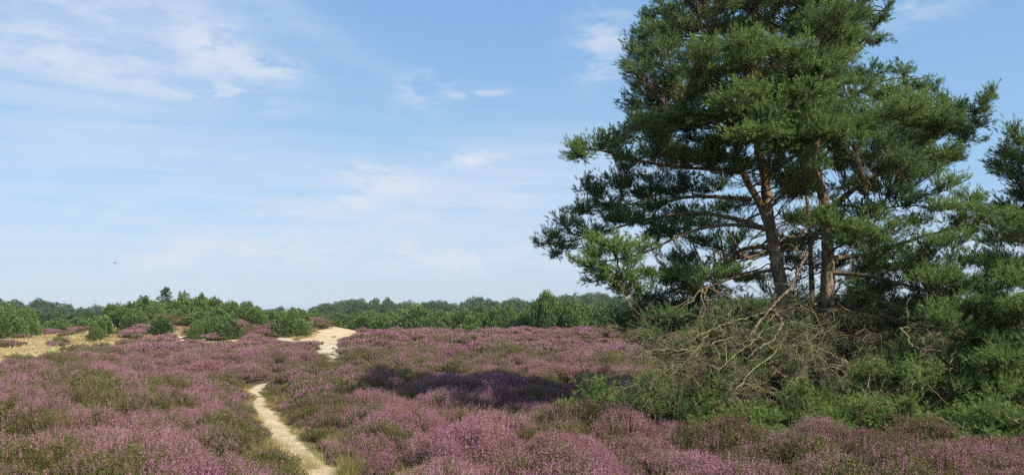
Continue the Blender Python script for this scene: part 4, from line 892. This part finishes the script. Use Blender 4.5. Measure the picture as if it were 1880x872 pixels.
JUN = [
 (8, 551, 66, 74, 'bush', 'big dark juniper at the left edge of the picture'), (48, 561, 44, 77, 'broad', 'lighter green juniper beside the big one at the left edge'),
 (188, 574, 34, 71, 'column', 'small rounded juniper low on the left foot of the hillock'), (178, 590, 22, 69, 'bush', 'tiny bright juniper at the very left foot of the hillock'),
 (212, 549, 52, 78, 'bush', 'dark topped juniper leading the left end of the hillock group'), (238, 556, 44, 77, 'open', 'yellow green juniper second from the left end of the hillock group'),
 (262, 545, 52, 80, 'open', 'feathery topped juniper with thin leaders left of the tall slender tree'), (288, 553, 50, 79, 'bush', 'juniper below left of the tall slender tree on the hillock'),
 (318, 551, 50, 81, 'open', 'juniper below right of the tall slender tree on the hillock'), (340, 537, 46, 84, 'open', 'bushy high juniper at the top of the hillock, left of the column'),
 (362, 543, 20, 84, 'column', 'thin dark spire juniper touching the left side of the upright column'), (371, 535, 22, 82, 'column', 'narrow upright column juniper standing highest on the hillock'),
 (395, 546, 46, 83, 'open', 'juniper right of the upright column on the hillock'), (421, 549, 48, 82, 'bush', 'spiky juniper on the right shoulder of the hillock'),
 (431, 547, 12, 80, 'column', 'thin single spire juniper at the right end of the hillock crest'), (298, 577, 34, 71, 'column', 'small round juniper alone in the purple heather on the hillock slope'),
 (330, 570, 42, 77, 'bush', 'squat brownish juniper in the middle of the hillock'), (364, 563, 48, 75, 'bush', 'rounded olive juniper in front of the column on the hillock'),
 (365, 584, 32, 70, 'broad', 'low bright green juniper at the front of the hillock, by the sand'), (404, 560, 56, 74, 'bush', 'large round light green juniper on the front right of the hillock'),
 (388, 580, 44, 71, 'broad', 'low juniper in front of the large round light green one'), (420, 582, 34, 70, 'column', 'small juniper at the right foot of the large round one'),
 (452, 557, 50, 78, 'bush', 'dark juniper just right of the hillock'), (470, 562, 40, 76, 'broad', 'juniper second to the right of the hillock'),
 (497, 566, 44, 78, 'bush', 'low dark juniper left of the big deep green bush near the sand'), (534, 561, 62, 74, 'bush', 'big deep green bushy juniper left of the bare sand'),
 (555, 568, 36, 78, 'broad', 'juniper tucked behind the right side of the deep green bush'), (580, 572, 44, 90, 'bush', 'juniper directly behind the bare sand patch'),
 (618, 575, 52, 90, 'broad', 'smooth green juniper behind the right part of the sand'), (648, 577, 40, 88, 'broad', 'low juniper just right of the bare sand'),
 (680, 574, 46, 89, 'broad', 'fine textured juniper at the start of the ridge row'), (718, 572, 44, 92, 'bush', 'juniper left of the wide domed one on the ridge'),
 (768, 561, 84, 84, 'bush', 'wide domed dark juniper in the middle of the ridge row'), (812, 572, 40, 86, 'broad', 'juniper right behind the wide domed one'),
 (850, 561, 44, 84, 'bush', 'roundish juniper above the small grass patch on the ridge'), (882, 567, 38, 86, 'open', 'loose juniper right of the roundish one on the ridge'),
 (912, 564, 34, 82, 'broad', 'juniper made of upright fingers, left of a twin'), (936, 562, 32, 82, 'broad', 'right twin of the two fingered junipers'),
 (970, 559, 42, 80, 'bush', 'yellowish juniper just left of the tallest ridge juniper'), (1003, 531, 52, 77, 'broad', 'tallest juniper on the ridge, blocky with a flat ragged top'),
 (1046, 547, 62, 72, 'broad', 'egg shaped juniper of upright fingers in front of the tallest one'), (1082, 560, 50, 80, 'bush', 'juniper right of the egg shaped one'),
 (1112, 557, 52, 82, 'bush', 'juniper partly hidden by the hanging pine boughs'), (1150, 566, 60, 80, 'bush', 'dark juniper in the shade left of the pines'),
 (1200, 562, 60, 84, 'bush', 'juniper behind the shaded boughs of the leaning pine'), (1260, 566, 70, 84, 'bush', 'juniper behind the upper dead branches'),
 (1330, 564, 70, 86, 'broad', 'juniper seen through the dead branches'), (1400, 562, 70, 84, 'bush', 'juniper behind the foot of the leaning pine'), (1560, 566, 60, 86, 'bush', 'juniper visible right of the straight trunk'),

 (228, 560, 50, 84, 'bush', 'shaded juniper behind the left end of the hillock group'), (250, 566, 46, 75, 'broad', 'low juniper at the front left of the hillock crest'),
 (276, 562, 46, 85, 'bush', 'dark juniper deep in the hillock group, left of the slender tree'), (316, 566, 44, 78, 'broad', 'low juniper right above the lone one in the heather slope'),
 (345, 556, 50, 86, 'bush', 'dark juniper deep in the hillock group, under the column'), (385, 553, 50, 86, 'broad', 'dark juniper behind the large round light green one'),
 (438, 566, 44, 84, 'bush', 'shaded juniper filling the gap right of the hillock'), (478, 570, 46, 84, 'bush', 'low shaded juniper behind the second one right of the hillock'),
 (512, 572, 44, 84, 'broad', 'low shaded juniper just left behind the big deep green bush'), (598, 580, 48, 86, 'bush', 'small juniper at the back edge of the bare sand'),
 (664, 580, 44, 84, 'bush', 'dark juniper low in the gap right of the sand'), (700, 580, 48, 84, 'broad', 'low light green juniper in the left half of the ridge row'),
 (742, 574, 44, 88, 'open', 'feathery juniper touching the left side of the wide domed one'), (794, 578, 48, 82, 'bush', 'low juniper at the right foot of the wide domed one'),
 (830, 576, 46, 84, 'broad', 'light juniper just left above the small grass patch'), (866, 577, 44, 82, 'bush', 'low juniper between the roundish and the loose one on the ridge'),
 (900, 576, 40, 84, 'bush', 'low dark juniper left of the fingered twins'), (955, 575, 44, 84, 'bush', 'low dark juniper right of the fingered twins'),
 (108, 582, 60, 96, 'bush', 'low green juniper beyond the middle of the dry field'), (150, 580, 56, 98, 'broad', 'low green juniper beyond the right end of the dry field')]
for j in JUN: juniper(*j)
# slender tree on the hillock
def slender():
    h = 3.9; px, yt, d = 304, 526, 86; p = P(px, yt, d); z0 = float(tz(p[0], p[1])); H = p[2] - z0
    o = empty('young_tree', (p[0], p[1], z0), 'tall slender young tree with open layered crown rising above the hillock junipers', 'tree')
    tb = Tubes(); tb.add([[0, 0, -.1], [.05, 0, H * .4], [-.03, 0, H * .7], [.04, 0, H]], [.07, .05, .03, .01], 6, .3); link('trunk', tb.mesh('trunk'), M_branch, o)
    r = np.random.default_rng(3); L = []
    for i in range(20): t = .35 + .62 * i / 20; a = i * 2.4; q = (1.05 - t) * 1.5 * (.5 + .6 * r.random()); L.append((math.cos(a) * q, math.sin(a) * q, H * t - .15, .24 + .1 * r.random(), .32))
    link('crown', lobes_mesh(5, L, 2600, .085, .3), M_wood, o)
slender()

# ------------------------------------------------------------------ far wood: trees one by one
def tree_lobes(seed, kind):
    r = np.random.default_rng(seed); L = []
    n_ = 34
    for i in range(n_):
        a = r.random() * 6.28; t = r.random(); q = .42 * math.sqrt(r.random()) * math.sqrt(max(.1, 1 - (t * 1.0 - .25) ** 2 * 1.2)); L.append((math.cos(a) * q, math.sin(a) * q, .12 + .62 * t, .11 + .07 * r.random(), .16 + .1 * r.random()))
    if kind == 1: L = [(x * .75, y * .75, z, rr * .8, h * .9) for x, y, z, rr, h in L] + [(0, 0, .7, .1, .3)]
    return L
WT = []
for i in range(6):
    cm = lobes_mesh(700 + i, tree_lobes(800 + i, i % 3 == 1), 3600, .04, .25, jitter=.2)
    tb = Tubes(); tb.add([[0, 0, -.02], [.01, 0, .3], [0, .01, .6]], [.03, .022, .01], 6, .3); WT.append((cm, tb.mesh('trunk')))
rw = np.random.default_rng(12)
def wood_tree(px, ytop, dist, wfac, label, group, name='forest_tree'):
    p = P(px, ytop, dist); z0 = -.05; h = p[2] - z0; o = empty(name, (p[0], p[1], z0), label, 'tree', group)
    o.rotation_euler = (0, 0, rw.random() * 6.28); o.scale = (h * wfac, h * wfac, h); v = WT[rw.integers(6)]
    link('crown', v[0], M_wood, o); link('trunk', v[1], M_branch, o); return o
prof = np.array([(-60, 548), (0, 549), (40, 551), (85, 552), (120, 557), (170, 561), (215, 560), (400, 560), (455, 554), (480, 562), (560, 566), (600, 556), (635, 548), (670, 552), (700, 548), (740, 550), (770, 553), (810, 550), (850, 552), (880, 547), (920, 549), (960, 550), (1000, 546), (1050, 538), (1090, 538), (1130, 541), (1180, 545), (1300, 545), (1500, 548), (1700, 545), (1960, 545)])
groups = [(-60, 215, 'dark green tree in the far wood behind the dry grass field', 'far wood left of the hillock', 19), (415, 585, 'dark green tree in the far wood between hillock and bare sand', 'far wood behind the sand', 13),
          (585, 1130, 'dark green tree in the long far wood behind the ridge junipers', 'far wood behind the ridge', 15.5), (1130, 1960, 'dark green tree in the far wood glimpsed beneath the pines', 'far wood beneath the pines', 22)]
nw_ = 0
for x0, x1, lb, gp, st in groups:
    for row, (dist, dyy) in enumerate(((330, 0), (270, 7), (215, 16))):
        for px in np.arange(x0 + row * 6, x1, st * (1 + .25 * row)):
            q = px + rw.normal() * 4; yt = np.interp(q, prof[:, 0], prof[:, 1]) + dyy + rw.normal() * 2.2 + (2.5 if row == 0 and rw.random() < .5 else 0)
            wood_tree(q, yt, dist + rw.normal() * 8, .85 + .35 * rw.random() + .12 * row, lb, gp); nw_ += 1
# mid shrubs and trees between field and wood
for q, yt, d, wf, lb in [(100, 572, 120, 1.3, 'broad grey green bush beyond the middle of the dry field'), (118, 568, 150, 1.1, 'taller bush set back behind the broad one beyond the dry field'),
    (140, 573, 125, 1.4, 'widest low bush beyond the right half of the dry field'), (82, 574, 130, 1.3, 'low bush right of the two junipers at the left edge'),
    (160, 572, 120, 1.2, 'bush beyond the dry field, closest to the hillock'), (66, 570, 140, 1.1, 'bush just behind the lighter juniper at the left edge'), (25, 566, 130, 1.2, 'bush hidden between the two left edge junipers')]:
    wood_tree(q, yt, d, wf, lb, 'bushes along the field edge', 'bushy_tree')

# ------------------------------------------------------------------ small plants and the bird
def sprout(px, py, w_px, h_m, label, seed, name='green_shrub', n=500, leaf=.03, mat=None, cat='shrub'):
    g = G(px, py); wd = w_px / F * g[1] / 2; r = np.random.default_rng(seed)
    o = empty(name, (g[0], g[1], float(tz(g[0], g[1]))), label, cat)
    tb = Tubes(); tips = []
    for i in range(9):
        a = r.random() * 6.28; q = wd * math.sqrt(r.random()); e = np.array([math.cos(a) * q, math.sin(a) * q, h_m * (.7 + .3 * r.random())]); tb.add(bez(np.zeros(3), e * [.3, .3, .6], e, 5), [.01, .008, .006, .005, .003], 4, .3); tips.append(e)
    tips = np.array(tips); i = r.integers(0, 9, n); u = .35 + .65 * r.random(n); p = tips[i] * u[:, None] ** [.9, .9, 1] + r.normal(size=(n, 3)) * [wd * .18, wd * .18, h_m * .06]
    p[:, 2] = np.maximum(p[:, 2], .03); d = unit(rand_dir(r, n) + [0, 0, .6]); side = unit(np.cross(d, rand_dir(r, n))); V = tris(p, d, side, np.full(n, leaf * 1.6), np.full(n, leaf))
    link('foliage', mesh_np('foliage', V, np.arange(n * 3).reshape(-1, 3), np.repeat(np.column_stack([r.random(n), r.random(n), r.random(n), np.ones(n)]), 3, axis=0)), mat or M_green, o)
    link('stem', tb.mesh('stem'), M_branch, o)
sprout(88, 672, 20, .85, 'small dark green shrub standing in heather at the left, below the dry field', 1, leaf=.045)
sprout(355, 668, 34, .62, 'low light green shrub in the heather in front of the hillock', 2, leaf=.045)
sprout(1367, 792, 16, .62, 'bright yellow green seedling at the foot of the low pine greenery', 3, n=160, leaf=.022)
sprout(818, 612, 16, .8, 'small bright green bush on the grassy patch of the ridge', 4, leaf=.09)
sprout(725, 645, 14, .6, 'faint green sprig in mauve heather right of the pale sand', 5, n=200, leaf=.06)
sprout(1655, 775, 26, .75, 'withered rust brown seedling in front of the big scrub mound', 6, n=260, leaf=.02, mat=M_rust)
sprout(1262, 745, 60, .5, 'withered rust brown bush under the dead tangle', 7, n=900, leaf=.025, mat=M_rust)

def bird():
    p = P(211, 483, 105.0); V = []; Fc = []
    rings = [(-.17, .012, 0), (-.10, .035, 0), (-.02, .052, 0), (.06, .045, .005), (.11, .028, .014), (.14, .032, .02), (.17, .022, .02), (.195, .006, .014)]
    for x_, r_, z_ in rings:
        for a in np.linspace(0, 2 * np.pi, 8, endpoint=False): V.append((x_, math.cos(a) * r_, z_ + math.sin(a) * r_ * .9))
    for i in range(len(rings) - 1):
        for j in range(8): Fc.append((i * 8 + j, i * 8 + (j + 1) % 8, i * 8 + 8 + (j + 1) % 8, i * 8 + 8 + j))
    for s in (-1, 1):
        b0 = len(V); V += [(.08, s * .03, .02), (-.05, s * .03, .02), (.06, s * .20, .09), (-.06, s * .2, .085), (.0, s * .36, .06), (-.06, s * .34, .055)]
        Fc += [(b0, b0 + 1, b0 + 3, b0 + 2), (b0 + 2, b0 + 3, b0 + 5, b0 + 4)]
    b0 = len(V); V += [(-.16, -.012, 0), (-.16, .012, 0), (-.27, .045, 0), (-.27, -.045, 0)]; Fc.append((b0, b0 + 1, b0 + 2, b0 + 3))
    me = mesh_np('bird', V, Fc, np.tile([0, 0, 0, 1], (len(V), 1)))
    o = link('bird', me, solid('bird_feathers', lambda t, a, r, g, pos: t.mix(a, c4(.05, .05, .05), c4(.1, .1, .1)), .7)); o.location = p; o.rotation_euler = (0.1, 0, 2.9)
    setp(o, 'tiny dark bird flying low in the sky above the left junipers', 'bird')
bird()
print('wood', nw_, 'junipers', njun)
